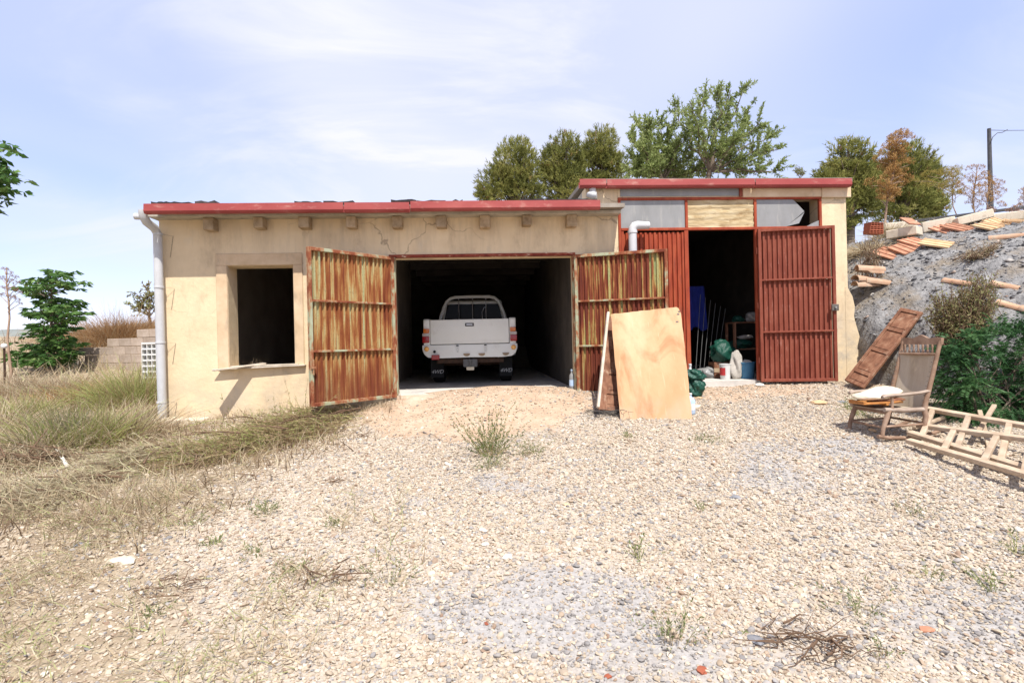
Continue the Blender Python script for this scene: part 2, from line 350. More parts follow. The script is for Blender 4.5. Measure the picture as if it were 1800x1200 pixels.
def np_mesh(name, V, F, mat, tint=None, parent=None, loc=(0, 0, 0), smooth=False):
    V = np.asarray(V, np.float32).reshape(-1, 3) - np.asarray(loc, np.float32); F = np.asarray(F, np.int32); k = F.shape[1]
    me = bpy.data.meshes.new(name); me.vertices.add(len(V)); me.vertices.foreach_set('co', V.ravel())
    me.loops.add(F.size); me.loops.foreach_set('vertex_index', F.ravel())
    me.polygons.add(len(F)); me.polygons.foreach_set('loop_start', np.arange(0, F.size, k, dtype=np.int32))
    me.update(calc_edges=True)
    if tint is not None:
        a = me.attributes.new('tint', 'FLOAT', 'POINT'); a.data.foreach_set('value', np.asarray(tint, np.float32))
    if smooth: me.polygons.foreach_set('use_smooth', np.ones(len(F), bool))
    me.materials.append(M[mat] if isinstance(mat, str) else mat)
    ob = bpy.data.objects.new(name, me); COL.objects.link(ob); ob.location = loc if parent is None else (0, 0, 0)
    if parent: ob.parent = parent
    return ob
def nrm(a): return a / np.maximum(np.linalg.norm(a, axis=-1, keepdims=True), 1e-9)
def blades(base, dirs, length, width, bend, tint, segs=3, r=rng, tip=0.0):
    """curved tapering ribbons -> V, F, T"""
    n = len(base); dirs = nrm(dirs); side = nrm(np.cross(dirs, r.normal(size=(n, 3)) + 1e-6))
    ts = np.linspace(0, 1, segs + 1); V = []
    for t in ts:
        p = base + dirs * (length * t)[:, None] + bend * (length * t * t)[:, None]
        w = (width * (1 - .85 * t))[:, None] * .5
        V += [p - side * w, p + side * w]
    V = np.stack(V, 1); m = V.shape[1]; idx = np.arange(n)[:, None] * m
    F = np.concatenate([idx + np.array([2 * k, 2 * k + 1, 2 * k + 3, 2 * k + 2]) for k in range(segs)], 0)
    T = np.repeat(tint, m).reshape(n, m) + np.repeat(ts, 2)[None] * np.asarray(tip).reshape(-1, 1)
    return V.reshape(-1, 3), F, np.clip(T.ravel(), 0, 1)
def leaves(c, axis, l, w, tint, fold=.25, r=rng):
    n = len(c); axis = nrm(axis); side = nrm(np.cross(axis, r.normal(size=(n, 3)))); up = np.cross(side, axis)
    l = l[:, None]; w = w[:, None]
    V = np.stack([c, c + axis * l * .45 + side * w * .5 + up * w * fold, c + axis * l, c + axis * l * .45 - side * w * .5 + up * w * fold], 1)
    F = np.arange(n)[:, None] * 4 + np.array([[0, 1, 2, 3]])
    return V.reshape(-1, 3), F, np.repeat(tint, 4)
def join(parts):
    V, F, T, o = [], [], [], 0
    for v, f, t in parts: V.append(v); F.append(f + o); T.append(t); o += len(v)
    return np.concatenate(V), np.concatenate(F), np.concatenate(T)

# ------------------------------------------------------------ ground
def terrain(name, xs, ys, fn, mat):
    X, Y = np.meshgrid(xs, ys); Zv = fn(X, Y); n, m = X.shape
    V = np.stack([X, Y, Zv], -1).reshape(-1, 3)
    i = np.arange(n - 1)[:, None] * m + np.arange(m - 1)[None]; i = i.ravel()
    F = np.stack([i, i + 1, i + m + 1, i + m], 1)
    return np_mesh(name, V, F, mat, smooth=True), V
def spaced(lo, a, b, hi, fine, n=22):
    l = a - np.geomspace(fine, a - lo, n)[::-1]; h = b + np.geomspace(fine, hi - b, n)
    return np.concatenate([l, np.arange(a, b, fine), h])
xs = spaced(-500, -9, 8.5, 500, .07); ys = spaced(-80, 1.0, 10.0, 700, .07)
def earth_mat():
    m, nt, b = nodes('stony_earth')
    a = N(nt, 'ShaderNodeAttribute', attribute_name='sand'); s = N(nt, 'ShaderNodeAttribute', attribute_name='litter')
    vor = N(nt, 'ShaderNodeTexVoronoi', i_Scale=60.0); tcx = nt.nodes.new('ShaderNodeTexCoord'); nt.links.new(tcx.outputs['Object'], vor.inputs['Vector'])
    sep = nt.nodes.new('ShaderNodeSeparateColor'); nt.links.new(vor.outputs['Color'], sep.inputs[0])
    grav = ramp(nt, sep.outputs[0], [(0, (.31, .28, .25)), (.2, (.38, .325, .26)), (.5, (.43, .365, .29)), (.8, (.48, .41, .33)), (1, (.54, .47, .39))])
    sand = ramp(nt, noise(nt, 5, 7, .65), [(.3, (.38, .265, .18)), (.5, (.46, .335, .235)), (.72, (.53, .415, .31))])
    lit = ramp(nt, noise(nt, 9, 8, .7), [(.3, (.20, .15, .105)), (.5, (.33, .26, .18)), (.7, (.45, .38, .27))])
    nz = noise(nt, 8, 6, .7)
    f1 = mth(nt, 'ADD', a.outputs['Fac'], mth(nt, 'MULTIPLY', mth(nt, 'SUBTRACT', nz, .5), .9), True)
    f1 = ramp(nt, f1, [(.35, 0.0), (.6, 1.0)])
    f2 = mth(nt, 'ADD', s.outputs['Fac'], mth(nt, 'MULTIPLY', mth(nt, 'SUBTRACT', nz, .5), .9), True)
    f2 = ramp(nt, f2, [(.3, 0.0), (.65, 1.0)])
    du = N(nt, 'ShaderNodeAttribute', attribute_name='dust')
    dcol = ramp(nt, noise(nt, 30, 6, .7), [(.3, (.25, .235, .225)), (.5, (.36, .34, .32)), (.7, (.45, .42, .385))])
    c = mix(nt, f2, mix(nt, f1, mix(nt, du.outputs['Fac'], grav, dcol), sand), lit)
    nt.links.new(c, b.inputs['Base Color']); b.inputs['Roughness'].default_value = .95; b.inputs['Specular IOR Level'].default_value = .1
    h = mth(nt, 'ADD', mth(nt, 'MULTIPLY', vor.outputs['Distance'], -.35), noise(nt, 45, 6, .7))
    bump(nt, b, h, .5, .02); return m
M['earth'] = earth_mat()
def sand_mask(x, y):                 # trodden earth in front of the open doors
    q = ((x + .45) / 1.9) ** 2 + ((y - 7.9) / 1.55) ** 2
    q2 = ((x - 3.2) / 1.5) ** 2 + ((y - 8.3) / .75) ** 2
    return np.maximum(1 - sstep(.6, 1.25, q + .5 * fbm(x, y, 1.4, 3, 2)), .75 * (1 - sstep(.5, 1.3, q2 + .5 * fbm(x, y, 1.4, 3, 4))))
def dust_mask(x, y):                 # grey fines worn bare between the stones
    q = np.exp(-(((x - .05) / .75) ** 2 + ((y - 2.95) / .5) ** 2)) + .9 * np.exp(-(((x - 2.5) / 1.0) ** 2 + ((y - 2.75) / .42) ** 2)) + .8 * np.exp(-(((x - 3.1) / .9) ** 2 + ((y - 5.2) / .8) ** 2)) + .5 * np.exp(-(((x - .2) / 1.5) ** 2 + ((y - 4.6) / .35) ** 2))
    return np.clip(sstep(.28, .95, q + 1.0 * fbm(x, y, 1.6, 4, 21)), 0, 1)
def litter_mask(x, y):               # dry weeds and earth to the left
    e = np.interp(y, [0, 2, 3, 4, 5, 6, 7, 8], [-1.0, -1.15, -1.75, -2.5, -2.6, -2.2, -1.9, -2.2])
    return sstep(.75, -.75, (x - e) + .9 * fbm(x, y, .9, 3, 12))
ground, gv = terrain('ground', xs, ys, G0, 'earth'); tag(ground, kind='structure')
for nm, fn in (('sand', sand_mask), ('litter', litter_mask), ('dust', dust_mask)):
    at_ = ground.data.attributes.new(nm, 'FLOAT', 'POINT'); at_.data.foreach_set('value', fn(gv[:, 0], gv[:, 1]).astype(np.float32))

M['bank'] = nmat('grey_slate_spoil', [(.28, (.105, .103, .103)), (.45, (.21, .205, .20)), (.6, (.295, .288, .28)), (.78, (.38, .365, .345))], 7, detail=9, rough=.95, bmp=.9, bscale=24, bdist=.05, stain=((.24, .19, .13), 1.6, .5, .7, (1, 1, 1)))
bxs = np.concatenate([np.arange(4.6, 12, .055), 12 + np.geomspace(.08, 150, 25)]); bys = np.concatenate([[1.5, 2, 2.4], np.arange(2.6, 13, .055), 13 + np.geomspace(.08, 200, 25)])
bank, _ = terrain('earth_bank', bxs, bys, lambda x, y: np.minimum(G0(x, y), .75) + bank_h(x, y), 'bank'); tag(bank, kind='structure')
# loose stones of the bank: real chips joined
def chips(n, r=rng):
    x = r.uniform(5.0, 10.5, n * 3); y = r.uniform(4.5, 12.5, n * 3); s = bank_s(x, y)
    k = (s > .0) & (s < 4) & (x > SHED_R - (y - 8.6) * .061 + .12); x, y = x[k][:n], y[k][:n]; z = G(x, y)
    sz = r.lognormal(-4.0, .5, len(x)).clip(.008, .07)
    base = np.array([[1, 0, 0], [0, 1, 0], [-1, .1, 0], [0, -1, 0], [.2, .1, .6], [0, 0, -.5]], float)
    f = np.array([[0, 1, 4], [1, 2, 4], [2, 3, 4], [3, 0, 4], [1, 0, 5], [2, 1, 5], [3, 2, 5], [0, 3, 5]])
    ang = r.uniform(0, 6.28, len(x)); V = base[None] * (r.uniform(.5, 1.3, (len(x), 6, 1))) * sz[:, None, None]
    ca, sa = np.cos(ang)[:, None], np.sin(ang)[:, None]
    V = np.stack([V[..., 0] * ca - V[..., 1] * sa, V[..., 0] * sa + V[..., 1] * ca, V[..., 2] + .5 * V[..., 0]], -1) + np.stack([x, y, z], -1)[:, None]
    F = (np.arange(len(x))[:, None, None] * 6 + f[None]).reshape(-1, 3)
    return V.reshape(-1, 3), F, np.repeat(r.random(len(x)), 6)
M['chip'] = tmat('slate_chips', [(0, (.08, .08, .085)), (.5, (.17, .165, .165)), (.88, (.26, .25, .24)), (.96, (.42, .38, .33)), (1, (.32, .19, .13))], 0)
V, F, T = chips(8000); tag(np_mesh('slate_rubble', V, F, 'chip', T), kind='stuff')

# ------------------------------------------------------------ gravel bed: pebbles
def gravel_density(x, y):
    d = (1 - .80 * sand_mask(x, y)) * (1 - .45 * dust_mask(x, y)) * (.74 + .26 * sstep(-.3, .1, fbm(x, y, 1.3, 3, 33))); d = d * (1 - .62 * litter_mask(x, y))
    d = d * sstep(.45, -.2, bank_s(x, y)); d = d * np.where(y > 8.45 + x * TY, 0, 1)
    return d
def make_gravel():
    src = bpy.data.collections.new('pebble_kinds'); kinds = []
    for k in range(6):
        bm = bmesh.new(); bmesh.ops.create_icosphere(bm, subdivisions=2, radius=1.0)
        r = random.Random(k); sx_, sy_, sz_ = r.uniform(.8, 1.15), r.uniform(.6, .9), r.uniform(.36, .62)
        dv = [Vector((r.gauss(0, 1), r.gauss(0, 1), r.gauss(0, 1))).normalized() for _ in range(7)]
        for v in bm.verts:
            n = v.co.copy(); cut = min([1.0] + [(.62 + .12 * (i % 3)) / max(1e-3, n.dot(d)) for i, d in enumerate(dv) if n.dot(d) > .3])
            v.co = Vector((n.x * sx_, n.y * sy_, n.z * sz_)) * cut
        me = bpy.data.meshes.new('pebble'); bm.to_mesh(me); bm.free()
        for p in me.polygons: p.use_smooth = True
        me.set_sharp_from_angle(angle=R(38))
        me.materials.append(M['pebble']); kinds.append(bpy.data.objects.new('pebble_kind', me)); src.objects.link(kinds[-1])
    # more and truer stones where they show large, fewer and larger ones further off
    P = []
    for (y0, y1, dens, r0) in ((1.75, 3.2, 7000, .0075), (3.2, 5.0, 5700, .0081), (5.0, 8.9, 3900, .0091)):
        xl, xr = -1.1 * y1 - .6, min(1.15 * y1 + 1.2, 7.5); n = int((xr - xl) * (y1 - y0) * dens)
        x = rng.uniform(xl, xr, n); y = rng.uniform(y0, y1, n)
        k = (rng.random(n) < gravel_density(x, y)) & (np.abs(x) < 1.1 * y + .8); x, y = x[k], y[k]
        P.append(np.stack([x, y, G0(x, y), r0 * rng.lognormal(-.10, .50, len(x)).clip(.3, 3.2)], 1))
    P = np.concatenate(P); n = len(P)
    grey = dust_mask(P[:, 0], P[:, 1]) + .35 * sstep(.0, .35, fbm(P[:, 0], P[:, 1], .8, 3, 24))
    t = rng.random(n); isg = rng.random(n) < (.10 + .34 * grey)
    t = np.where(isg, t * .2, .2 + .8 * t)
    me = bpy.data.meshes.new('gravel'); me.vertices.add(n); P3 = P[:, :3].copy(); P3[:, 2] += P[:, 3] * .28
    me.vertices.foreach_set('co', P3.astype(np.float32).ravel())
    for nm, ty, val in (('size', 'FLOAT', P[:, 3]), ('tint', 'FLOAT', t)):
        a = me.attributes.new(nm, ty, 'POINT'); a.data.foreach_set('value', val.astype(np.float32))
    a = me.attributes.new('turn', 'FLOAT_VECTOR', 'POINT')
    a.data.foreach_set('vector', np.stack([rng.normal(0, .35, n), rng.normal(0, .35, n), rng.uniform(0, 6.28, n)], 1).astype(np.float32).ravel())
    ob = bpy.data.objects.new('gravel', me); COL.objects.link(ob)
    ng = bpy.data.node_groups.new('gravel', 'GeometryNodeTree')
    ng.interface.new_socket('Geometry', in_out='INPUT', socket_type='NodeSocketGeometry'); ng.interface.new_socket('Geometry', in_out='OUTPUT', socket_type='NodeSocketGeometry')
    nn, ll = ng.nodes, ng.links
    gi, go = nn.new('NodeGroupInput'), nn.new('NodeGroupOutput')
    ip = nn.new('GeometryNodeInstanceOnPoints'); ci = nn.new('GeometryNodeCollectionInfo')
    ci.inputs['Collection'].default_value = src; ci.inputs['Separate Children'].default_value = True; ci.inputs['Reset Children'].default_value = True
    def attr(nm, ty):
        a = nn.new('GeometryNodeInputNamedAttribute'); a.data_type = ty; a.inputs[0].default_value = nm
        return a.outputs[0]
    ri = nn.new('FunctionNodeRandomValue'); ri.data_type = 'INT'
    ri.inputs[4].default_value = 0; ri.inputs[5].default_value = 5
    er = nn.new('FunctionNodeEulerToRotation'); ll.new(attr('turn', 'FLOAT_VECTOR'), er.inputs[0])
    ll.new(gi.outputs[0], ip.inputs['Points']); ll.new(ci.outputs[0], ip.inputs['Instance'])
    ip.inputs['Pick Instance'].default_value = True; ll.new(ri.outputs[2], ip.inputs['Instance Index'])
    ll.new(er.outputs[0], ip.inputs['Rotation']); ll.new(attr('size', 'FLOAT'), ip.inputs['Scale'])
    ll.new(ip.outputs[0], go.inputs[0])
    md = ob.modifiers.new('gravel', 'NODES'); md.node_group = ng
    return tag(ob, kind='stuff')
def pebble_mat():
    m, nt, b = nodes('gravel_pebbles')
    a = N(nt, 'ShaderNodeAttribute', attribute_name='tint', attribute_type='INSTANCER')
    c = ramp(nt, a.outputs['Fac'], [(0, (.17, .165, .165)), (.19, (.35, .33, .31)), (.21, (.31, .24, .17)), (.27, (.38, .28, .20)), (.30, (.22, .14, .095)), (.33, (.37, .30, .22)), (.6, (.44, .365, .27)), (.85, (.50, .425, .325)), (.95, (.56, .49, .395)), (1, (.64, .58, .50))])
    c = mix(nt, ramp(nt, noise(nt, 1.6, 6, .7), [(.4, 0.0), (.7, .35)]), c, (.34, .25, .17))
    nt.links.new(c, b.inputs['Base Color']); b.inputs['Roughness'].default_value = .8; b.inputs['Specular IOR Level'].default_value = .3
    return m
M['pebble'] = pebble_mat()
gravel = make_gravel()
M['lipearth'] = nmat('earthy_concrete', [(.3, (.40, .29, .20)), (.5, (.48, .365, .265)), (.72, (.55, .45, .345))], 5, detail=8, rough=.95, bmp=.7, bscale=30, bdist=.02)
# ------------------------------------------------------------ garage building (left, low)
ZF = .72                                      # garage floor
garage = thing('garage_building', 'low yellow plastered garage with a wide open rusty double door and red gutter', 'garage', (0, D0, 0), YAW)
UL = W(284); UJ = W(1087, 0, 400)             # left corner, joint with the shed
w0, w1 = W(403), W(518); wz0, wz1 = Z(460, 645), Z(460, 467)
g0, g1 = W(694), W(1012); gz1 = Z(853, 450)
ZT = Z(670, 376)                              # top of the wall
WT = .31
def wall_with_holes(us, zs, solid, d0, d1):
    """us, zs: grid lines; solid(i, j) tells which cells are wall; thickness d0..d1"""
    mb = MB(); key = {}
    def vid(i, j, k):
        if (i, j, k) not in key: key[(i, j, k)] = len(mb.v); mb.v.append((us[i], (d0, d1)[k], zs[j]))
        return key[(i, j, k)]
    nu, nz = len(us) - 1, len(zs) - 1; S = lambda i, j: 0 <= i < nu and 0 <= j < nz and solid(i, j)
    for i in range(nu):
        for j in range(nz):
            if not S(i, j): continue
            mb.f.append((vid(i, j, 0), vid(i + 1, j, 0), vid(i + 1, j + 1, 0), vid(i, j + 1, 0)))
            mb.f.append((vid(i, j, 1), vid(i, j + 1, 1), vid(i + 1, j + 1, 1), vid(i + 1, j, 1)))
            if not S(i - 1, j): mb.f.append((vid(i, j, 0), vid(i, j + 1, 0), vid(i, j + 1, 1), vid(i, j, 1)))
            if not S(i + 1, j): mb.f.append((vid(i + 1, j, 0), vid(i + 1, j, 1), vid(i + 1, j + 1, 1), vid(i + 1, j + 1, 0)))
            if not S(i, j - 1): mb.f.append((vid(i, j, 0), vid(i, j, 1), vid(i + 1, j, 1), vid(i + 1, j, 0)))
            if not S(i, j + 1): mb.f.append((vid(i, j + 1, 0), vid(i + 1, j + 1, 0), vid(i + 1, j + 1, 1), vid(i, j + 1, 1)))
    return mb
wall_with_holes([UL, w0, w1, g0, g1, UJ], [.0, ZF, wz0, wz1, gz1, ZT],
                lambda i, j: not ((i == 1 and j == 2) or (i == 3 and j in (1, 2, 3))), 0, WT).build('wall', 'stucco', garage)
DEEP = 9.6
MB().box(UL + .003, UL + .28, WT, DEEP, 0, ZT - .002).build('side_wall', 'stucco', garage)
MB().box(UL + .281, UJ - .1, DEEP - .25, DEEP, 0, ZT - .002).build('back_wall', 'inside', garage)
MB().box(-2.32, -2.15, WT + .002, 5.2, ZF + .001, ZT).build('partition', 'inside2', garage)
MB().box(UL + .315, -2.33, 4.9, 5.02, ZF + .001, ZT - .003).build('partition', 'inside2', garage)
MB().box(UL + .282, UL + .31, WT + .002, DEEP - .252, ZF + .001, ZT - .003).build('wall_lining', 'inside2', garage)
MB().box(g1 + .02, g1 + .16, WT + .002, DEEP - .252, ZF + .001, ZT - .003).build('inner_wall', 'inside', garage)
MB().box(UL + .32, g0 - .005, WT + .001, DEEP - .26, .3, ZF).build('floor', 'floor', garage)
MB().box(g0 - .004, g1 + .3, .02, DEEP - .26, .3, ZF + .001).build('floor', 'floor', garage)
# threshold: cracked concrete lip in front of the door
lip = MB(); nu = 46; rows = []
for a, (dd, dz) in enumerate(((-.021, -.002), (-.06, -.004), (-.13, -.014), (-.20, -.035), (-.34, -.085), (-.50, -.17), (-.60, -.30))):
    row = []
    for k in range(nu + 1):
        f = k / nu; u = g0 - .06 + (g1 - g0 + .22) * f; wob = float(fbm(u * 1.0, a * .6, 2.6, 4, 13))
        e_ = max(0, 1 - min(k, nu - k) / 5) if a > 0 else 0
        row.append(Vector((u, dd * (1 - .5 * e_) - (.10 + .10 * f) * (a > 1) + (a > 1) * .16 * wob, ZF + dz + .003 + (a > 1) * .035 * wob - .20 * e_ ** 1.5)))
    rows.append(row)
lip.grid(list(reversed(rows))).build('threshold', 'lipearth', garage, smooth=70)
# eaves
OV = .21
GO = .50
zs_ = Z(660, 378, OV)
zg_ = Z(430, 356.8, GO)
MB().box(W(262, OV), UJ - .004, -OV, DEEP, zs_, zs_ + .05).build('eaves_slab', 'concrete', garage, bev=.006)
zr = zg_ - .075
roof = MB().hexa([(W(258, GO), -GO + .09, zr), (UJ - .004, -GO + .09, zr), (UJ - .004, DEEP + .2, zr + .7), (W(258, GO), DEEP + .2, zr + .7)],
                 [(W(258, GO), -GO + .09, zr + .06), (UJ - .004, -GO + .09, zr + .06), (UJ - .004, DEEP + .2, zr + .78), (W(258, GO), DEEP + .2, zr + .78)]).build('roof', 'felt', garage)
rs = random.Random(4); uu = W(262, GO)
slate_src = None
while uu < UJ - .5:
    wd = rs.uniform(.14, .42)
    if rs.random() < .8:
        h = rs.uniform(.012, .03); dd = -GO + .06 + rs.uniform(-.01, .02)
        n = 6; poly = [(uu + wd * k / n, dd + rs.uniform(0, .02), zg_ + .028 + rs.uniform(-.006, .006) + h * rs.random()) for k in range(n + 1)] + [(uu + wd, dd + .3, zg_ + .06), (uu, dd + .3, zg_ + .06)]
        MB().prism(poly, (0, .01, -h - .012)).build('roof_slate', 'slate', roof, fix=True)
    uu += wd * rs.uniform(.95, 1.5)
for px in (369, 457, 537, 620, 701, 779, 856, 930, 1009):
    uc = W(px, .17); b_ = rs.uniform(.066, .080); hh = rs.uniform(.155, .19)
    mb = MB().hexa([(uc - b_, -.18 + rs.uniform(-.015, .015), zs_ - hh), (uc + b_, -.18, zs_ - hh + rs.uniform(-.01, .01)), (uc + b_, 0.0, zs_ - hh), (uc - b_, 0.0, zs_ - hh)],
                   [(uc - b_ * .95, -.18, zs_ - .002), (uc + b_, -.18, zs_ - .002), (uc + b_, 0.0, zs_ - .002), (uc - b_, 0.0, zs_ - .002)])
    mb.build('eaves_beam', 'beam', garage, bev=.018, seg=2)
def gutter(parent, pa, pb, px_y, off, h, depth, mat='gutter', org=(0, 0, 0)):
    u0, u1 = W(pa, off), W(pb, off); z = Z((pa + pb) / 2, px_y, off); t = .006
    mb = MB()
    prof = [(-off, z), (-off - .008, z - h * .75), (-off + .012, z - h), (-off + depth - .01, z - h), (-off + depth, z - h + .02), (-off + depth, z - .03), (-off + depth - t, z - .03),
            (-off + depth - t, z - h + .02), (-off + depth - .014, z - h + t), (-off + .014, z - h + t), (-off, z - h * .75 + .002), (-off + t + .002, z)]
    mb.prism([(u0, a, b) for a, b in prof], (u1 - u0, 0, 0))
    return mb.build('gutter', mat, parent, origin=org, fix=True)
gutter(garage, 253.5, 604.5, 356.8, GO, .135, .085)
gutter(garage, 606.5, 721, 355.6, GO, .135, .085)
gutter(garage, 723, 1057, 352.4, GO, .135, .085)
# window surround, three strips butted, and its shadow-casting loose planks
s0, s1 = W(383), W(535); st = Z(460, 445.5)
sb = MB(); d_ = -.022
for (a, b, c, e) in ((s0, w0 - .003, wz0 - .02, wz1 + .004), (w1 + .003, s1, wz0 - .02, wz1 + .004), (s0, s1, wz1 + .0045, st)):
    sb.box(a, b, d_, -.001, c, e)
sb.build('window_surround', 'surround', garage, bev=.008)
# rusted steel lintel
MB().box(g0 - .06, g1 + .02, -.018, .1, gz1 - .001, gz1 + .035).build('lintel', 'lintel', garage)
for a, b in ((g0 - .012, g0 + .035), (g1 - .03, g1 + .018)):
    MB().box(a, b, -.02, .05, ZF + .004, gz1 - .003).build('door_post', 'rustframe', garage, bev=.004)
# downpipe with clips
pu = W(279, .12); ptop = Z(270, 382, .4)
pp = [(pu - .02, -GO + .10, ptop + .10), (pu - .02, -GO + .10, ptop + .02), (pu - .015, -GO + .17, ptop - .05), (pu - .01, -.16, ptop - .10), (pu, -.10, ptop - .17), (pu, -.10, ptop - .4), (pu + .012, -.10, .38)]
dp = MB().tube(pp, .06, 16).build('downpipe', 'pipe', garage, smooth=50)
MB().tube([(pu - .13, -GO + .10, ptop + .015), (pu - .02, -GO + .10, ptop + .01)], .045, 12).build('outlet', 'pipe', dp, smooth=50)
for py in (412, 505, 602, 707):
    z = Z(280, py, .1)
    MB().lathe([(.0615, -.014), (.067, -.012), (.067, .012), (.0615, .014)], (pu + .006, -.10, z), 18).build('pipe_clip', 'pipe', dp, smooth=40)
    MB().tube([(pu + .06, -.09, z), (pu + .17, -.012, z - .01), (pu + .12, -.008, z - .32)], .0022, 4).build('tie_wire', 'wire', dp)
# garage door leaves
def corrugated(w, z0, z1, x0, pitch, depth, y):
    n = max(1, round(w / pitch)); p = w / n; xsn = []
    for k in range(n):
        xsn += [(x0 + p * (k + f), y + dd) for f, dd in ((0, 0), (.32, 0), (.47, -depth), (.85, -depth))]
    xsn.append((x0 + w, y))
    rows = [[(a, b, z) for a, b in xsn] for z in (z0, z1)]
    mb = MB().grid(rows); m = len(xsn)
    mb.grid([[(a, b + .003, z1) for a, b in xsn], [(a, b + .003, z0) for a, b in xsn]])
    for o0, o1 in ((0, 3 * m), (m, 2 * m)):
        for k in range(m - 1): mb.f.append((o0 + k, o1 + k, o1 + k + 1, o0 + k + 1))
    mb.f += [(0, m, 2 * m, 3 * m), (m - 1, 2 * m - 1, 3 * m - 1, 4 * m - 1)]
    return mb
def door_leaf(parent, name, hinge, direction, L, z0, z1, sheet, frame, pitch, depth, flip, splits=(.345, .665), label=None, lock=False):
    """leaf hanging on a post: own frame mesh with sheets and rails below it"""
    ang = math.atan2(direction[1], direction[0]); H = z1 - z0; f = .045
    sgn = 1 if flip else -1
    ya, yb = (-.042, .02) if flip else (-.02, .042)
    fr = MB().box(0, f, ya, yb, 0, H).box(L - f, L, ya, yb, 0, H).box(f, L - f, ya, yb, 0, f).box(f, L - f, ya, yb, H - f, H)
    d = fr.build(name, frame, parent, loc=(hinge[0], hinge[1], z0), rot=(0, 0, ang), bev=.004)
    if label: d['label'] = label
    cuts = [f] + [H * s for s in splits] + [H - f]
    for a, b in zip(cuts[:-1], cuts[1:]):
        za, zb = a + (.014 if a > f else 0), b - (.014 if b < H - f else 0)
        corrugated(L - 2 * f, za, zb, f, pitch, depth, .004 if not flip else -.004 + depth).build('corrugated_sheet', sheet, d)
    for s in splits:
        MB().box(f, L - f, *((-.036, .016) if flip else (-.016, .036)), H * s - .0135, H * s + .0135).build('rail', frame, d, bev=.003)
    for zz_ in (.14, .5, .86):
        MB().tube([(-.012, 0, H * zz_ - .05), (-.012, 0, H * zz_ + .05)], .013, 8).build('hinge', frame, d)
    return d
LW = (g1 - g0) / 2 - .01
dl = door_leaf(garage, 'garage_door', (g0 + .0, -.05), (-.70, -.714), LW, ZF - .02, gz1 - .01, 'rust', 'rustframe', .072, .028, False, label='left garage door leaf, orange rust over pale green paint')
MB().tube([(LW - .03, .055, .42), (LW - .03, .055, .62)], .012, 8).box(LW - .06, LW, .043, .07, .50, .53).build('bolt', 'rustframe', dl)
dr = door_leaf(garage, 'garage_door', (g1 + .0, -.05), (.945, -.327), LW, ZF - .05, gz1 - .01, 'rustgreen', 'rustframe', .072, .028, True, label='right garage door leaf, dark red rust and green paint')
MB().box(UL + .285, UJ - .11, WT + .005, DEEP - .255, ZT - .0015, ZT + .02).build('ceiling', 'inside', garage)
# rafters of the garage, seen dimly
for k in range(7):
    y_ = .9 + k * 1.25
    MB().box(-2.1, g1, y_, y_ + .14, ZT - .22, ZT - .004).build('rafter', 'inside', garage)

# ------------------------------------------------------------ shed building (right, taller)
ZS = .80
su = W(1270)
shed = thing('shed_building', 'taller yellow shed with red steel doors, clouded panes above and flat roof', 'shed', fworld(su, 0, ZS), YAW); SO = (su, 0, ZS)
e0, e1 = W(1088, 0, 500), W(1447, 0, 500); SR_ = W(1489, 0, 450); ez = Z(1267, 347)
ztop = Z(1265, 327)
wall_with_holes([UJ, e0, e1, SR_], [.2, ez, ztop], lambda i, j: not (i == 1 and j == 0), 0, WT).build('wall', 'stucco', shed, origin=SO)
sp = W(1030, 0, 345)
MB().box(sp, UJ - .001, .001, WT, ZT + .002, ztop).build('wall_end', 'stucco', shed, origin=SO)
MB().box(SR_ - .26, SR_ - .002, WT + .001, DEEP - .3, .2, ztop).build('side_wall', 'stucco', shed, origin=SO)
MB().box(sp, sp + .25, WT + .001, DEEP - .3, ZT + .1, ztop).build('side_wall', 'concrete', shed, origin=SO)
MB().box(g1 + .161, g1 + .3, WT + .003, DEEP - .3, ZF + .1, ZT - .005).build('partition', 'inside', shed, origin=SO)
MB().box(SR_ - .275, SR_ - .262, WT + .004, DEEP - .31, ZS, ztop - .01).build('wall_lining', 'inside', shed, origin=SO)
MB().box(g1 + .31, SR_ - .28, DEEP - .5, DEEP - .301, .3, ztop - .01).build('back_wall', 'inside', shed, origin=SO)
MB().box(g1 + .31, SR_ - .28, .04, DEEP - .51, .4, ZS).build('floor', 'floor', shed, origin=SO)
so = Z(1265, 317, .12)
shed_roof = MB().add([(sp - .05, -.08, so - .02), (SR_ + .06, -.08, so - .02), (SR_ + .06, DEEP, so + .5), (sp - .05, DEEP, so + .5), (sp - .05, -.08, so + .045), (SR_ + .06, -.08, so + .045), (SR_ + .06, DEEP, so + .57), (sp - .05, DEEP, so + .57)],
                     [(0, 3, 2, 1), (4, 5, 6, 7), (0, 1, 5, 4), (1, 2, 6, 5), (2, 3, 7, 6), (3, 0, 4, 7)]).build('roof', 'felt', shed, origin=SO)
for pa, pb in ((1024.5, 1071), (1072.5, 1332), (1333.5, 1503)):
    gutter(shed, pa, pb, 314.5 if pa < 1300 else 313.7, .15, .125, .10, org=SO)
MB().box(W(1310), SR_ + .02, -.03, -.001, Z(1380, 347), Z(1380, 331)).build('plaster_band', 'surround', shed, origin=SO, bev=.01)
MB().box(W(1447.5), SR_ + .06, -.05, -.032, Z(1380, 349), Z(1380, 327.5)).build('corner_cap', 'surround', shed, origin=SO, bev=.01)
# shallow grey recess strip left of it with a red end plate
MB().box(W(1096), W(1308), -.012, -.001, Z(1200, 345), Z(1200, 330.5)).build('grey_strip', 'frost', shed, origin=SO)
MB().box(W(1304), W(1309.5), -.035, -.013, Z(1307, 345.5), Z(1307, 331)).build('end_plate', 'redpaint2', shed, origin=SO)
MB().box(sp + .26, SR_ - .27, WT + .005, DEEP - .29, ztop - .008, ztop + .02).build('ceiling', 'inside', shed, origin=SO)
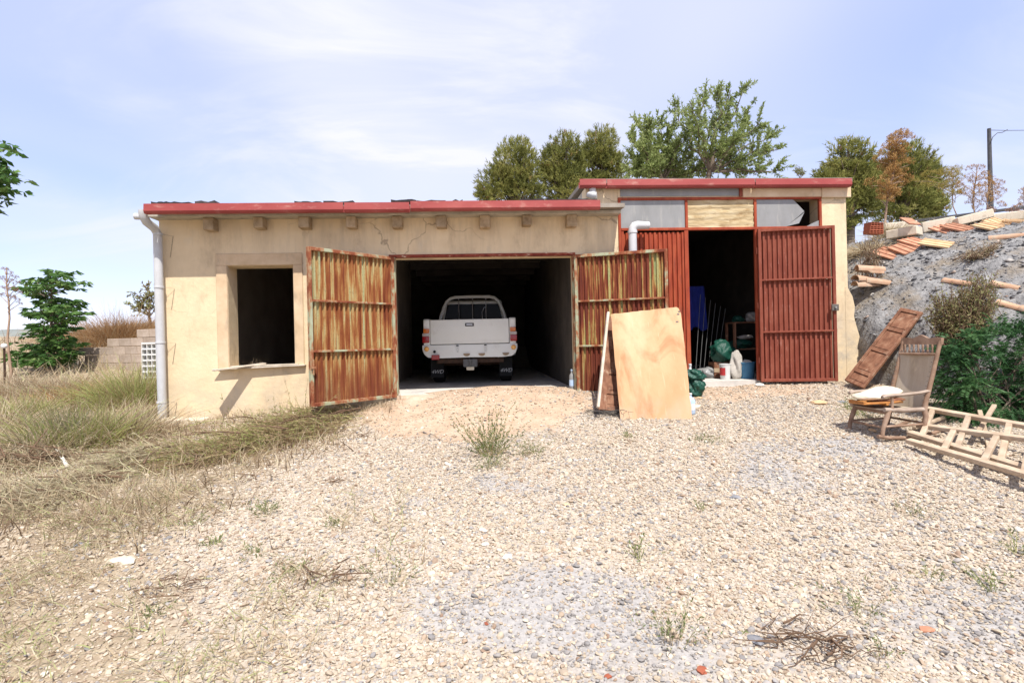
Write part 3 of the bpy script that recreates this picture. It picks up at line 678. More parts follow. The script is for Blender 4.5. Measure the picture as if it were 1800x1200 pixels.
# steel door frame
fm = MB(); t = .042
zb = Z(1267, 402); ztf = Z(1267, 349)
vx = [W(1088.5, 0, 480), W(1208.5, 0, 480), W(1329.5, 0, 480), W(1446, 0, 480)]
for i, u in enumerate(vx):
    a = u if i == 0 else u - t if i == 3 else u - t / 2
    if i in (1, 2):
        fm.box(a, a + t, -.02, .03, zb + t / 2 + .001, ztf - t / 2 - .001)
    if i == 2: fm.box(a, a + t, -.02, .03, ZS, zb - t / 2 - .001)
    if i in (0, 3): fm.box(a, a + t, -.02, .03, ZS, ztf - t / 2 - .001)
fm.box(vx[0], vx[3], -.02, .03, ztf - t / 2, ztf + t / 2)
fm.box(vx[0] + t + .001, vx[3] - t - .001, -.022, .03, zb - t / 2, zb + t / 2)
fm.build('door_frame', 'redpaint', shed, origin=SO, bev=.004)
# three transom panes
pz0, pz1 = zb + t / 2 + .002, ztf - t / 2 - .002
MB().box(vx[0] + t + .002, vx[1] - t / 2 - .002, .0, .006, pz0, pz1).build('pane', 'frost', shed, origin=SO)
cvx, nx, nz_ = MB(), 26, 14; c0, c1 = vx[1] + t / 2 + .003, vx[2] - t / 2 - .003; rows = []
for j in range(nz_ + 1):
    rows.append([(c0 + (c1 - c0) * i / nx, .004 + .010 * math.sin(j * 2.2 + .6 * math.sin(i * .5)) + .012 * float(fbm(i * .13, j * .5, 1.0, 3, 4)), pz0 + (pz1 - pz0) * j / nz_) for i in range(nx + 1)])
cvx.grid(rows); cvx.grid([[(a, b + .006, c) for a, b, c in reversed(r)] for r in rows])
cvx.build('canvas_pane', 'canvas', shed, origin=SO, smooth=60)
a0, a1 = vx[2] + t / 2 + .002, vx[3] - t - .002; hz = pz1 - pz0
def pz(f): return a0 + (a1 - a0) * f
MB().prism([(pz(0), .0, pz0), (pz(.47), .0, pz0), (pz(.68), .0, pz0 + hz * .38), (pz(.77), .0, pz0 + hz * .56), (pz(.70), .0, pz0 + hz * .74), (pz(.60), .0, pz0 + hz * .98), (pz(.58), .0, pz1), (pz(0), .0, pz1)], (0, .006, 0)).build('broken_pane', 'frost', shed, origin=SO, fix=True)
MB().prism([(pz(.47), -.004, pz0 + .002), (pz(.70), -.03, pz0 + hz * .40), (pz(.76), -.02, pz0 + hz * .52), (pz(.66), -.035, pz0 + hz * .1)], (0, .005, 0)).build('pane_shard', 'frost', shed, origin=SO, fix=True)
MB().prism([(pz(.80), .0, pz0), (pz(1), .0, pz0), (pz(1), .0, pz0 + hz * .22), (pz(.9), .0, pz0 + hz * .12)], (0, .006, 0)).build('pane_shard', 'frost', shed, origin=SO, fix=True)
# closed sheet left, fixed sheet behind the open leaf
lf = MB().box(vx[0] + t + .003, vx[0] + t + .04, -.014, .02, ZS + .02, zb - t / 2 - .004).box(vx[1] - .042, vx[1] + .02, -.016, .022, ZS + .02, zb - t / 2 - .004).box(vx[0] + t + .041, vx[1] - .043, -.014, .02, ZS + .02, ZS + .06)
cl = lf.build('closed_door', 'redpaint', shed, origin=SO)
corrugated(vx[1] - vx[0] - t - .086, ZS + .062, zb - t / 2 - .03, vx[0] + t + .042, .074, .026, .012).build('corrugated_sheet', 'redpaint', cl, origin=SO)
corrugated(vx[3] - vx[2] - t * 1.5 - .01, ZS + .02, zb - t / 2 - .006, vx[2] + t / 2 + .004, .074, .026, .018).build('fixed_sheet', 'redpaint', shed, origin=SO)
rl = door_leaf(shed, 'open_door', (vx[2] - su, -.055), (.976, -.218), vx[2] - vx[1] - .0, -.02, zb - t / 2 - .01 - ZS, 'redpaint2', 'redpaint2', .074, .028, True, splits=(.325, .665))
lk = MB().box(-.05, .05, -.075, -.043, -.05, .05).build('lock_box', 'wire', rl, loc=(vx[2] - vx[1] - .03, 0, (zb - ZS) * .47), bev=.006)
MB().tube([(.0, -.076, 0), (.0, -.10, 0)], .014, 8).build('lock_knob', 'frost', lk)
# rough buttress at the foot of the right corner
bt = MB(); rows = []; ub = SR_ - su
for k in range(12):
    z = -.30 + 1.75 * k / 11; f = 1 - k / 11
    prot = .05 + .13 * min(1, f * 1.5) + .02 * math.sin(k * 2.3)
    if k == 11: prot = -.02
    rows.append([(ub - .05, -.004, z), (ub - .02 + prot * .5, -.02, z), (ub + prot, -.015 + .02 * math.sin(k * 1.7), z), (ub + prot + .03, .10, z + .01 * math.sin(k)), (ub + prot * .9, .35, z), (ub - .05, .36, z)])
bt.grid(rows); n_ = len(bt.v); bt.f.append(tuple(range(n_ - 6, n_))); bt.build('buttress', 'stucco', shed, smooth=55, fix=True)
# grey pipes: elbow under the shed gutter, flue elbow in front of the closed red door
q = [(W(1042, .1, 330), -.06, Z(1042, 326, .1)), (W(1042, .1, 330), -.06, Z(1042, 339, .1)), (W(1042, .1), -.09, Z(1042, 342, .1)), (W(1047, .1), -.10, Z(1042, 344, .1)), (W(1054, .12), -.12, Z(1042, 344, .1))]
MB().tube(q, .052, 14).build('gutter_elbow', 'pipe', shed, origin=SO, smooth=50)
o_ = .16; uq, zq = W(1111, o_, 420), Z(1111, 396, o_)
MB().tube([(uq, -o_, ZS + .02), (uq, -o_, zq - .09), (uq + .008, -o_, zq - .045), (uq + .032, -o_, zq - .012), (uq + .075, -o_, zq), (uq + .26, -o_ + .02, zq)], [.062, .062, .064, .066, .064, .056], 18).build('drainpipe', 'pipe', shed, origin=SO, smooth=50)
MB().lathe([(.066, -.02), (.071, -.02), (.071, .02), (.066, .02)], (uq, -o_, zq - .10), 18).build('pipe_collar', 'pipe', shed, origin=SO, smooth=40)
# ------------------------------------------------------------ more materials
M['whitepaint'] = nmat('white_car_paint', [(.3, (.82, .82, .76)), (.6, (.86, .86, .81)), (.8, (.88, .88, .84))], 3, rough=.35, bmp=.06, bscale=3, bdist=.02, spec=.5, stain=((.66, .63, .54), 4, .60, .85, (1, 1, .6)))
M['glass'] = nmat('dark_car_glass', [(.3, (.004, .004, .005)), (.7, (.007, .007, .008))], 3, rough=.15, bmp=0, spec=.07)
M['lampred'] = nmat('red_lens', [(.3, (.28, .008, .012)), (.7, (.36, .014, .018))], 20, rough=.2, bmp=0, spec=.6)
M['lampamber'] = nmat('amber_lens', [(.3, (.55, .13, .02)), (.7, (.68, .20, .03))], 20, rough=.2, bmp=0, spec=.6)
M['lampclear'] = nmat('clear_lens', [(.3, (.42, .36, .33)), (.7, (.55, .48, .44))], 20, rough=.2, bmp=0, spec=.6)
M['reflector'] = nmat('orange_reflector', [(.3, (.85, .38, .08)), (.7, (.92, .50, .12))], 30, rough=.2, bmp=0, spec=.7)
M['steel'] = nmat('grey_steel', [(.3, (.10, .10, .10)), (.7, (.17, .165, .16))], 12, rough=.55, bmp=.1)
M['rustdark'] = nmat('rusty_chassis', [(.3, (.035, .022, .016)), (.7, (.085, .045, .028))], 14, rough=.85, bmp=.3)
M['chrome'] = nmat('dull_chrome', [(.3, (.45, .45, .45)), (.7, (.55, .55, .55))], 6, rough=.3, bmp=0, metal=.8)
M['letter'] = nmat('white_lettering', [(.3, (.55, .55, .54)), (.7, (.62, .62, .61))], 30, rough=.7, bmp=0)
M['hard'] = None
def hardboard():
    m, nt, b = nodes('stained_hardboard')
    c = ramp(nt, noise(nt, 1.6, 5, .6, (1.2, 1, .7)), [(.3, (.42, .235, .11)), (.5, (.485, .285, .145)), (.7, (.54, .345, .19))])
    st = ramp(nt, noise(nt, 1.3, 6, .6, (1.4, 1, .5), dist=1.0, loc=(.4, 0, 1)), [(.47, 0.0), (.545, .75), (.64, .2)])
    c = mix(nt, st, c, (.33, .165, .07))
    pl = ramp(nt, noise(nt, 1.1, 5, .6, (1.6, 1, .6), loc=(3.3, 0, .2)), [(.52, 0.0), (.72, .7)])
    c = mix(nt, pl, c, (.62, .43, .26))
    sp = ramp(nt, noise(nt, 150, 3, .7), [(.60, 0.0), (.7, .4)]); c = mix(nt, sp, c, (.36, .20, .09))
    nt.links.new(c, b.inputs['Base Color']); b.inputs['Roughness'].default_value = .8
    g = nt.nodes.new('ShaderNodeTexCoord'); s = nt.nodes.new('ShaderNodeSeparateXYZ'); nt.links.new(g.outputs['Object'], s.inputs[0])
    lo = nt.nodes.new('ShaderNodeMapRange'); nt.links.new(s.outputs[2], lo.inputs[0]); lo.inputs[1].default_value = .34; lo.inputs[2].default_value = 0
    c = mix(nt, mth(nt, 'MULTIPLY', lo.outputs[0], ramp(nt, noise(nt, 6, 6, .7, (1, 1, .5)), [(.4, 0.0), (.62, .7)])), c, (.40, .31, .22))
    scr = ramp(nt, noise(nt, 5, 3, .5, (9, 1, .7), loc=(2, 2, 2)), [(.66, 0.0), (.69, .35)]); c = mix(nt, scr, c, (.60, .44, .28))
    nt.links.new(c, b.inputs['Base Color'])
    bump(nt, b, noise(nt, 120, 4, .6), .15, .002); return m
M['hard'] = hardboard()
M['sack'] = nmat('dirty_white_sack', [(.3, (.34, .31, .27)), (.7, (.50, .47, .42))], 6, rough=.85, bmp=.4, bscale=12, bdist=.02)
M['greenbag'] = nmat('green_plastic_bag', [(.3, (.006, .045, .030)), (.7, (.014, .080, .054))], 5, rough=.4, bmp=.8, bscale=14, bdist=.03, spec=.35)
M['bluebucket'] = nmat('blue_plastic', [(.3, (.05, .16, .28)), (.7, (.08, .22, .36))], 5, rough=.5, bmp=.05)
M['blueclothm'] = nmat('blue_cloth', [(.3, (.01, .018, .14)), (.7, (.018, .03, .22))], 5, rough=.9, bmp=.4, bscale=12)
M['whiteplastic'] = nmat('white_plastic', [(.3, (.60, .60, .58)), (.7, (.70, .70, .68))], 5, rough=.45, bmp=.05)
M['redlabel'] = nmat('red_label', [(.3, (.38, .03, .03)), (.7, (.45, .05, .05))], 5, rough=.5, bmp=0)
M['bluelabel'] = nmat('pale_blue_plastic', [(.3, (.35, .48, .66)), (.7, (.52, .64, .78))], 7, rough=.4, bmp=0)
M['chairwood'] = nmat('sunbleached_chair_wood', [(.3, (.16, .095, .062)), (.5, (.26, .165, .11)), (.7, (.36, .25, .18))], 7, stretch=(1, 1, 1), rough=.75, bmp=.3, bscale=35)
M['chairgrey'] = nmat('grey_chair_wood', [(.3, (.25, .185, .14)), (.7, (.40, .32, .255))], 7, rough=.8, bmp=.3, bscale=35)
M['cushion'] = nmat('cream_cushion', [(.3, (.66, .58, .43)), (.7, (.76, .69, .54))], 4, rough=.95, bmp=.25, bscale=20, bdist=.01)
M['linen'] = nmat('faded_beige_cloth', [(.3, (.33, .265, .19)), (.5, (.40, .33, .25)), (.7, (.46, .395, .31))], 3, stretch=(1, 3, .4), rough=.95, bmp=.15, bscale=90)
M['varnish'] = nmat('varnished_board', [(.3, (.36, .13, .03)), (.7, (.52, .24, .07))], 5, stretch=(3, 1, 1), rough=.5, bmp=.15)
M['twig'] = nmat('dry_twig', [(.3, (.085, .05, .03)), (.7, (.19, .12, .075))], 20, rough=.9, bmp=0)
M['ladder'] = nmat('grey_ladder_wood', [(.3, (.30, .215, .145)), (.5, (.42, .32, .225)), (.72, (.53, .43, .32))], 6, stretch=(1, 1, 1), rough=.9, bmp=.5, bscale=30, objrand=.2)
M['pole'] = nmat('utility_pole_wood', [(.3, (.06, .06, .065)), (.7, (.11, .11, .11))], 5, rough=.9)
M['block'] = nmat('concrete_block', [(.3, (.32, .25, .19)), (.6, (.43, .35, .28)), (.8, (.50, .43, .36))], 6, rough=.95, bmp=.4, objrand=.25)

# ------------------------------------------------------------ pickup truck in the garage, tail towards us
tr0 = at(826, 600, 9.95)
truck = thing('pickup_truck', 'white double cab pickup truck parked tail first inside the dark garage', 'pickup truck', (tr0.x, 9.95, ZF + .002), R(1.5))
def side_panel(sx_):
    x0, x1 = sorted((sx_ * .73, sx_ * .85)); poly = [(.0, .76), (.02, 1.20), (.05, 1.225), (1.62, 1.225), (1.62, .52)]
    poly += [(.86 + .44 * math.cos(t), .46 + .44 * math.sin(t)) for t in np.linspace(.12, math.pi - .12, 11)] + [(.36, .54), (.06, .58)]
    return MB().prism([(x0, a, b) for a, b in poly], (x1 - x0, 0, 0))
for s in (-1, 1):
    side_panel(s).build('bed_side', 'whitepaint', truck, bev=.035, seg=3, smooth=40, fix=True)
MB().box(-.73, .73, .06, 1.6, .70, .76).build('bed_floor', 'steel', truck)
MB().box(-.73, .73, 1.58, 1.61, .76, 1.2).build('bed_front', 'whitepaint', truck)
tg = MB().box(-.722, .722, -.01, .045, .755, 1.205)
tgo = tg.build('tailgate', 'whitepaint', truck, bev=.016, seg=2, smooth=40)
for z, h_ in ((1.075, .012), (.81, .010)):
    MB().box(-.70, .70, -.0135, -.0105, z - h_ / 2, z + h_ / 2).build('crease', 'whitepaint', tgo, bev=.001)
MB().box(-.08, .08, -.022, -.011, 1.075, 1.135).build('handle_recess', 'dark', tgo, bev=.008)
MB().box(-.058, .058, -.034, -.023, 1.092, 1.120).build('handle', 'chrome', tgo, bev=.004)
for s in (-1, 1):
    xo, xi = s * .868, s * .742
    for nm, mt, z0, z1 in (('amber_lens', 'lampamber', .965, 1.045), ('clear_lens', 'lampclear', .905, .963), ('red_lens', 'lampred', .785, .903)):
        xa, xb = sorted((xo - s * .02 * (z1 > 1), xi)); l_ = MB().box(xa, xb, -.03, .13, z0, z1)
        if nm == 'amber_lens': lt = l_.build('tail_light', mt, truck, bev=.014, seg=2, smooth=40)
        else: l_.build(nm, mt, lt, bev=.012, seg=2, smooth=40)
bp = MB(); prof = [(-.875, .745), (-.872, .66), (-.84, .575), (-.77, .515), (-.60, .498), (.0, .505), (.60, .498), (.77, .515), (.84, .575), (.872, .66), (.875, .745)]
poly = [(x, -.075 + .05 * (abs(x) / .875) ** 4, z) for x, z in prof]
bp.prism(poly, (0, .17, 0))
bpo = bp.build('rear_bumper', 'whitepaint', truck, bev=.02, seg=2, smooth=45, fix=True)
for x in (-.79, .80):
    MB().lathe([(.045, 0), (.043, .016), (.03, .026), (.008, .03)], n=18, M=Matrix.Translation((x, -.055, .675)) @ Matrix.Rotation(R(90), 4, 'X')).build('round_reflector', 'reflector', bpo, smooth=50)
MB().box(-.70, -.555, -.105, -.06, .475, .565).build('fog_light', 'lampred', bpo, bev=.01)
MB().lathe([(.026, 0), (.022, .008), (.006, .008)], n=14, M=Matrix.Translation((-.645, -.073, .622)) @ Matrix.Rotation(R(90), 4, 'X')).build('sensor_plug', 'dark', bpo)
for x in (-.06, .215, .655):  # half-moon dents of the bumper, drawn as flat brownish half discs
    MB().prism([(x + .062 * math.cos(t), -.077 + .01 * (abs(x) > .5), .578 + .052 * math.sin(t)) for t in np.linspace(math.pi, 2 * math.pi, 11)], (0, -.004, 0)).build('bumper_dent', 'oldwood', bpo, fix=True)
for x in (-.225, .285):
    MB().box(x - .022, x + .022, -.083, -.074, .715, .735).build('bracket_slot', 'dark', bpo)
    MB().box(x - .008, x + .012, -.084, -.074, .60, .70).build('bracket', 'chrome', bpo, bev=.003)
MB().box(-.62, .62, .02, .12, .40, .485).build('chassis_beam', 'rustdark', truck, bev=.01)
for x in (-.45, .45): MB().box(x - .05, x + .05, .12, 4.4, .40, .52).build('chassis_rail', 'rustdark', truck)
MB().box(-.13, .13, -.05, .02, .33, .47).build('tow_bracket', 'steel', truck, bev=.01)
MB().lathe([(.02, 0), (.02, .06), (.03, .075), (.03, .10), (.012, .115)], (0, -.09, .36), 12).build('tow_ball', 'steel', truck, smooth=50)
MB().box(-.07, .07, -.062, -.052, .27, .33).build('small_plate', 'cushion', truck, bev=.002)
MB().tube([(-.72, .86, .37), (.72, .86, .37)], .05, 12).lathe([(.13, -.08), (.15, 0), (.13, .08)], (0, .86, .36), 14).build('rear_axle', 'rustdark', truck, smooth=50)
def wheel(x, y):
    Mx = Matrix.Translation((x, y, .365)) @ Matrix.Rotation(R(90), 4, 'Y')
    w = MB().lathe([(.20, -.11), (.31, -.115), (.352, -.10), (.365, -.06), (.365, .06), (.352, .10), (.31, .115), (.20, .11)], n=32, M=Mx).build('wheel', 'dark', truck, smooth=40)
    MB().lathe([(.198, -.105), (.17, -.06), (.05, -.055), (.045, -.09), (.01, -.09), (.01, .09), (.045, .09), (.05, .055), (.17, .06), (.198, .105)], n=24, M=Mx).build('rim', 'steel', w, smooth=40)
for x in (-.66, .66): wheel(x, .86); wheel(x, 3.85)
def text_mesh(txt, size, shear=0.0, ext=.001):
    cu = bpy.data.curves.new('lettering', 'FONT'); cu.body = txt; cu.size = size; cu.shear = shear; cu.extrude = ext; cu.align_x = 'CENTER'
    ob = bpy.data.objects.new('lettering', cu); COL.objects.link(ob)
    bpy.context.view_layer.update()
    me = bpy.data.meshes.new_from_object(ob.evaluated_get(bpy.context.evaluated_depsgraph_get())); bpy.data.objects.remove(ob); bpy.data.curves.remove(cu)
    return me
tm = text_mesh('4WD', .10, .35); tm.materials.clear(); tm.materials.append(M['letter'])
for s in (-1, 1):
    x = s * .655
    fl = MB().box(x - .125, x + .125, .395, .41, .12, .54).build('mud_flap', 'dark', truck, bev=.004)
    o = bpy.data.objects.new('lettering', tm); COL.objects.link(o); o.parent = fl; o.location = (x, .392, .20); o.rotation_euler = (R(90), 0, 0)
    bl = MB()
rb = MB().tube([(-.70, 1.42, 1.19), (-.665, 1.42, 1.34), (-.60, 1.42, 1.52), (-.54, 1.42, 1.64), (-.46, 1.42, 1.705), (-.36, 1.42, 1.73), (.0, 1.42, 1.735), (.36, 1.42, 1.73), (.46, 1.42, 1.705), (.54, 1.42, 1.64), (.60, 1.42, 1.52), (.665, 1.42, 1.34), (.70, 1.42, 1.19)], .034, 12).build('roll_bar', 'whitepaint', truck, smooth=60)
for x in (-.29, .0, .28): MB().tube([(x, 1.42, 1.2), (x, 1.42, 1.71)], .010, 6).build('grille_bar', 'chrome', rb)
MB().tube([(.20, 1.41, 1.22), (.20, 1.41, 1.42), (.24, 1.41, 1.50), (.29, 1.41, 1.53)], .008, 6).build('hook', 'chrome', rb)
def ring(y, z0, z1, hb, ht): return [(-hb, y, z0), (hb, y, z0), (ht, y, z1), (-ht, y, z1)]
cab = MB(); secs = [ring(1.66, .55, 1.66, .80, .60), ring(1.9, .5, 1.70, .83, .61), ring(3.0, .5, 1.70, .83, .60), ring(3.65, .5, 1.15, .83, .72), ring(4.85, .5, 1.02, .80, .68)]
vs_ = [p for r in secs for p in r]
cab.add(vs_, [(0, 1, 2, 3), (16, 19, 18, 17)] + [(4 * i + j, 4 * i + 4 + j, 4 * i + 4 + (j + 1) % 4, 4 * i + (j + 1) % 4) for i in range(4) for j in range(4)])
cabo = cab.build('cab', 'whitepaint', truck, bev=.05, seg=3, smooth=50, fix=True)
MB().prism([(-.64, 1.657, 1.18), (.64, 1.657, 1.18), (.55, 1.657, 1.60), (-.55, 1.657, 1.60)], (0, -.008, 0)).build('rear_window', 'glass', cabo, fix=True)
for s in (-1, 1):
    MB().prism([(s * .822, 1.9, 1.12), (s * .822, 3.05, 1.12), (s * .70, 2.85, 1.5), (s * .70, 1.95, 1.5)], (s * .004, 0, 0)).build('side_window', 'glass', cabo, fix=True)
    MB().box(*sorted((s * .86, s * 1.0)), 3.1, 3.18, 1.08, 1.24).build('mirror', 'dark', truck, bev=.02)

# ------------------------------------------------------------ leaning boards between the buildings
def panel_from(tl, tr, br, bl_, th):           # four world corners + thickness towards the back
    tl, tr, br, bl_ = map(Vector, (tl, tr, br, bl_)); n = (tr - tl).cross(bl_ - tl).normalized()
    if n.y < 0: n = -n
    return [bl_, br, tr, tl], n * th
def lerp4(q, u, v): return (q[0] * (1 - u) + q[1] * u) * (1 - v) + (q[3] * (1 - u) + q[2] * u) * v
q, n_ = panel_from(at(1074, 552, 7.55), at(1196, 539, 7.5), at(1217.5, 741, 6.82), at(1090.5, 738, 6.86), .006)
gz = min(q[0].z, q[1].z)
# plywood sheet with a chipped, slightly warped outline
nu = 16; front = []
for j in range(nu + 1):
    row = []
    for i in range(nu + 1):
        p = lerp4(q, i / nu, j / nu); bow = .018 * math.sin(math.pi * j / nu) * math.sin(math.pi * i / nu)
        if i in (0, nu) or j in (0, nu): p = p + Vector((random.uniform(-.004, .004), 0, random.uniform(-.004, .004)))
        if i == nu and j == nu: p = p + Vector((-.03, 0, -.02))
        row.append(p - n_.normalized() * bow)
    front.append(row)
hb = MB().grid(front); m_ = len(hb.v); hb.grid([[p + n_ for p in reversed(r)] for r in front])
k = nu + 1
ring_ = [i for i in range(k)] + [j * k + nu for j in range(1, k)] + [nu * k + i for i in range(nu - 1, -1, -1)] + [j * k for j in range(nu - 1, 0, -1)]
bk = lambda a: m_ + (a // k) * k + (nu - a % k)
hb.f += [(a, bk(a), bk(b), b) for a, b in zip(ring_, ring_[1:] + ring_[:1])]
o0 = (q[0] + q[1]) / 2
board = hb.build('hardboard_sheet', 'hard', origin=o0, loc=o0, smooth=40, fix=True)
tag(board, 'large tan hardboard sheet with water stains leaning against the rusty right garage door', 'board')
for (u, v, s_) in ((.955, .93, .02), (.93, .86, .022), (.975, .955, .016)):
    c = lerp4(q, u, v) - n_.normalized() * .004
    MB().slab([c + Vector((-s_, 0, -.006)), c + Vector((s_ * .6, 0, -.012)), c + Vector((s_, 0, .008)), c + Vector((-s_ * .5, 0, .010))], -n_.normalized() * .002).build('torn_patch', 'steel', board, origin=o0)
# brown panelled shutter behind it
def panel_door(name, label, cat, q, n_, th, rails, mat='doorwood', mould=.022, group=None):
    o = (q[0] + q[1]) / 2; t = thing(name, label, cat, o, 0, group); N_ = n_.normalized(); f = .13
    def piece(nm, u0, u1, v0, v1, a, b, bev=.004):
        Q = [lerp4(q, u0, v0), lerp4(q, u1, v0), lerp4(q, u1, v1), lerp4(q, u0, v1)]
        MB().hexa([p + N_ * a for p in Q], [p + N_ * b for p in Q]).build(nm, mat, t, origin=o, bev=bev, fix=True)
    for u0, u1 in ((0, f), (1 - f, 1)): piece('stile', u0, u1, 0, 1, 0, th)
    vs_ = rails
    for a, b in vs_: piece('cross_rail', f + .001, 1 - f - .001, a, b, 0, th)
    for (a, b), (c, d) in zip(vs_[:-1], vs_[1:]):
        piece('panel', f + .002, 1 - f - .002, b + .001, c - .001, mould * .75, th - .006, 0)
        piece('moulding', f + .03, 1 - f - .03, b + .012, c - .012, mould * .45, mould * .74, .004)
    return t
q2, n2 = panel_from(at(1071, 556, 7.8), at(1150, 552, 7.95), at(1142, 728, 7.2), at(1052, 719, 7.05), .035)
panel_door('wooden_shutter', 'narrow brown panelled shutter tucked behind the tan hardboard sheet', 'shutter', q2, n2, .035, [(0, .05), (.16, .19), (.36, .39), (.62, .66), (.80, .83), (.95, 1)])
a, b = at(1069, 549, 7.72), at(1051, 716, 6.98)
pk = MB().beam(b, a, .055, .035, up=(1, .2, 0)).build('pale_plank', 'plank', origin=b, loc=b, bev=.005)
tag(pk, 'pale bleached plank edge leaning beside the brown shutter left of the hardboard', 'plank')
# heap of black twigs at their foot
def twig_heap(name, c, n, rad, hgt, mat, r, thick=.006, L=(.12, .4)):
    mb = MB()
    for _ in range(n):
        a = r.uniform(0, 6.28); p = Vector((c.x + r.gauss(0, rad), c.y + r.gauss(0, rad * .7), c.z + abs(r.gauss(0, hgt)))); l_ = r.uniform(*L)
        d = Vector((math.cos(a), math.sin(a) * .8, r.gauss(0, .25))) * l_
        w_ = lambda: Vector((r.gauss(0, .12) * l_, r.gauss(0, .12) * l_, r.gauss(.01, .03) * l_)); d.z *= .5; th_ = thick * r.choice((.35, .45, .6, 1.0))
        mb.tube([p, p + d * .3 + w_(), p + d * .62 + w_(), p + d], [th_, th_ * .85, th_ * .6, th_ * .3], 4, cap=False)
    return mb.build(name, mat, origin=c, loc=c)
hp = ground_at(1072, 728)
tag(twig_heap('twig_heap', hp, 90, .10, .035, 'wire', random.Random(3)), 'small heap of blackened twigs and wire at the foot of the shutter', 'twig heap')

# ------------------------------------------------------------ bags, bottles and buckets
def blob(name, mat, c, sx, sy, sz, seed, amp=.25, parent=None, sub=4, pinch=0.0):
    bm = bmesh.new(); bmesh.ops.create_icosphere(bm, subdivisions=sub, radius=1.0)
    for v in bm.verts:
        p = v.co; f = 1 + amp * (float(fbm(p.x * 1.3 + p.z, p.y * 1.3 - p.z * .7, 1.3, 3, seed)) * 2.2 + abs(float(fbm(p.x * 1.3 - p.z * 1.1, p.y * 1.4 + p.z * .9, 3.1, 3, seed + 5))) * 1.1 - .2)
        w = 1 - pinch * max(0, p.z) ** 1.5
        v.co = Vector((p.x * sx * f * w, p.y * sy * f * w, max(-.75, p.z) * sz * (1 + .3 * (f - 1))))
    me = bpy.data.meshes.new(name); bm.to_mesh(me); bm.free()
    for p in me.polygons: p.use_smooth = True
    me.materials.append(M[mat]); ob = bpy.data.objects.new(name, me); COL.objects.link(ob); ob.location = c
    if parent: ob.parent = parent
    return ob
def stand(px, py, Y, dz=0): p = at(px, py, Y); p.z = float(G(p.x, p.y)) + dz; return p
gb = stand(1221, 680, 7.9)
t = thing('green_bag', 'crumpled dark green plastic bag on the gravel beside the hardboard', 'bag', gb)
blob('bag_body', 'greenbag', (0, 0, .13), .13, .12, .17, 3, .3, t, pinch=.3); blob('bag_folds', 'greenbag', (-.01, 0, .30), .13, .09, .085, 9, .45, t)
def bottle(name, label, p, r_, h, mat, cap, lab=None, cat='bottle', tilt=0):
    t = thing(name, label, cat, p); 
    MB().lathe([(r_ * .9, 0), (r_, .01), (r_, h * .62), (r_ * .8, h * .74), (r_ * .34, h * .84), (r_ * .32, h * .92)], n=18).build('bottle_body', mat, t, smooth=50)
    MB().lathe([(r_ * .40, h * .921), (r_ * .42, h * .925), (r_ * .42, h), (r_ * .3, h * 1.005)], n=14).build('cap', cap, t, smooth=40)
    if lab: MB().lathe([(r_ * 1.012, h * .2), (r_ * 1.012, h * .5)], n=18).build('label_band', lab, t, smooth=50)
    return t
p = stand(1214, 690, 8.05); bottle('plastic_bottle', 'white capped bottle standing behind the green bag', p, .055, .44, 'whiteplastic', 'whiteplastic')
p = stand(1213, 706, 7.05); bottle('blue_jug', 'pale blue and white jug half hidden by the right edge of the hardboard', p, .065, .27, 'bluelabel', 'whiteplastic', 'whiteplastic', 'jug')
p = fworld(g1 - .055, .10, ZF + .002); bottle('water_bottle', 'clear water bottle with pale label on the garage threshold', p, .045, .32, 'frost', 'bluelabel', 'bluelabel')
def shed_at(px, py, d):             # a point on the shed floor behind the doorway
    a, b = ray(px, py); Y = (D0 + d / CY) / (1 - a * TY); return Vector((a * Y, Y, ZS + .002))
def bucket(name, label, p, r_, h, mat, band=None):
    t = thing(name, label, 'bucket', p)
    MB().lathe([(r_ * .80, 0), (r_ * .82, .004), (r_ * .98, h * .93), (r_ * 1.05, h * .94), (r_ * 1.05, h), (r_ * .96, h), (r_ * .80, .02), (.01, .018)], n=24).build('bucket_body', mat, t, smooth=40)
    if band: MB().add([(r_ * 1.0 * math.cos(a), r_ * 1.0 * math.sin(a), z) for z in (h * .25, h * .75) for a in np.linspace(R(185), R(250), 7)], [(i, i + 1, 8 + i, 7 + i) for i in range(6)]).build('label_patch', band, t)
    MB().tube([(r_ * 1.04 * math.cos(a), -.02 - r_ * .35 * math.sin(a), h * .93 - r_ * .5 * math.sin(a)) for a in np.linspace(0, math.pi, 9)], .004, 5).build('handle', 'steel', t)
    return t
bucket('white_bucket', 'white paint bucket with red label just inside the shed door', shed_at(1275, 660, .42), .095, .25, 'whiteplastic', 'redlabel')
bucket('blue_bucket', 'blue plastic bucket stuffed with rubbish near the shed doorway', shed_at(1312, 660, .40), .14, .27, 'bluebucket')
p = shed_at(1311, 660, .40); p.z += .25
tag(blob('crumpled_paper', 'sack', p, .09, .08, .06, 5, .5), 'crumpled pale paper stuffed in the blue bucket', 'paper')
sk = shed_at(1294, 662, .40); tag(blob('white_sack', 'sack', (sk.x, sk.y, sk.z + .20), .105, .09, .27, 6, .35, pinch=.35), 'slumped dirty white sack between the white and blue buckets', 'sack')
p = shed_at(1248, 660, .75); tag(blob('clear_bag', 'frost', (p.x, p.y, p.z + .08), .22, .15, .11, 12, .35), 'flat greyish plastic bag on the shed floor', 'bag')
p = shed_at(1270, 655, .70); tag(blob('dark_bag', 'greenbag', (p.x, p.y, p.z + .42), .20, .16, .22, 15, .3), 'dark green bag bulging above the white bucket', 'bag')
p = shed_at(1270, 655, .75)
t = thing('cardboard_crate', 'dim crate under the dark green bag in the shed', 'crate', p)
MB().box(-.19, .19, -.14, .14, 0, .27).build('crate_body', 'doorwood', t, bev=.006); MB().box(-.195, .195, -.146, -.141, .10, .17).build('slat', 'oldwood', t)
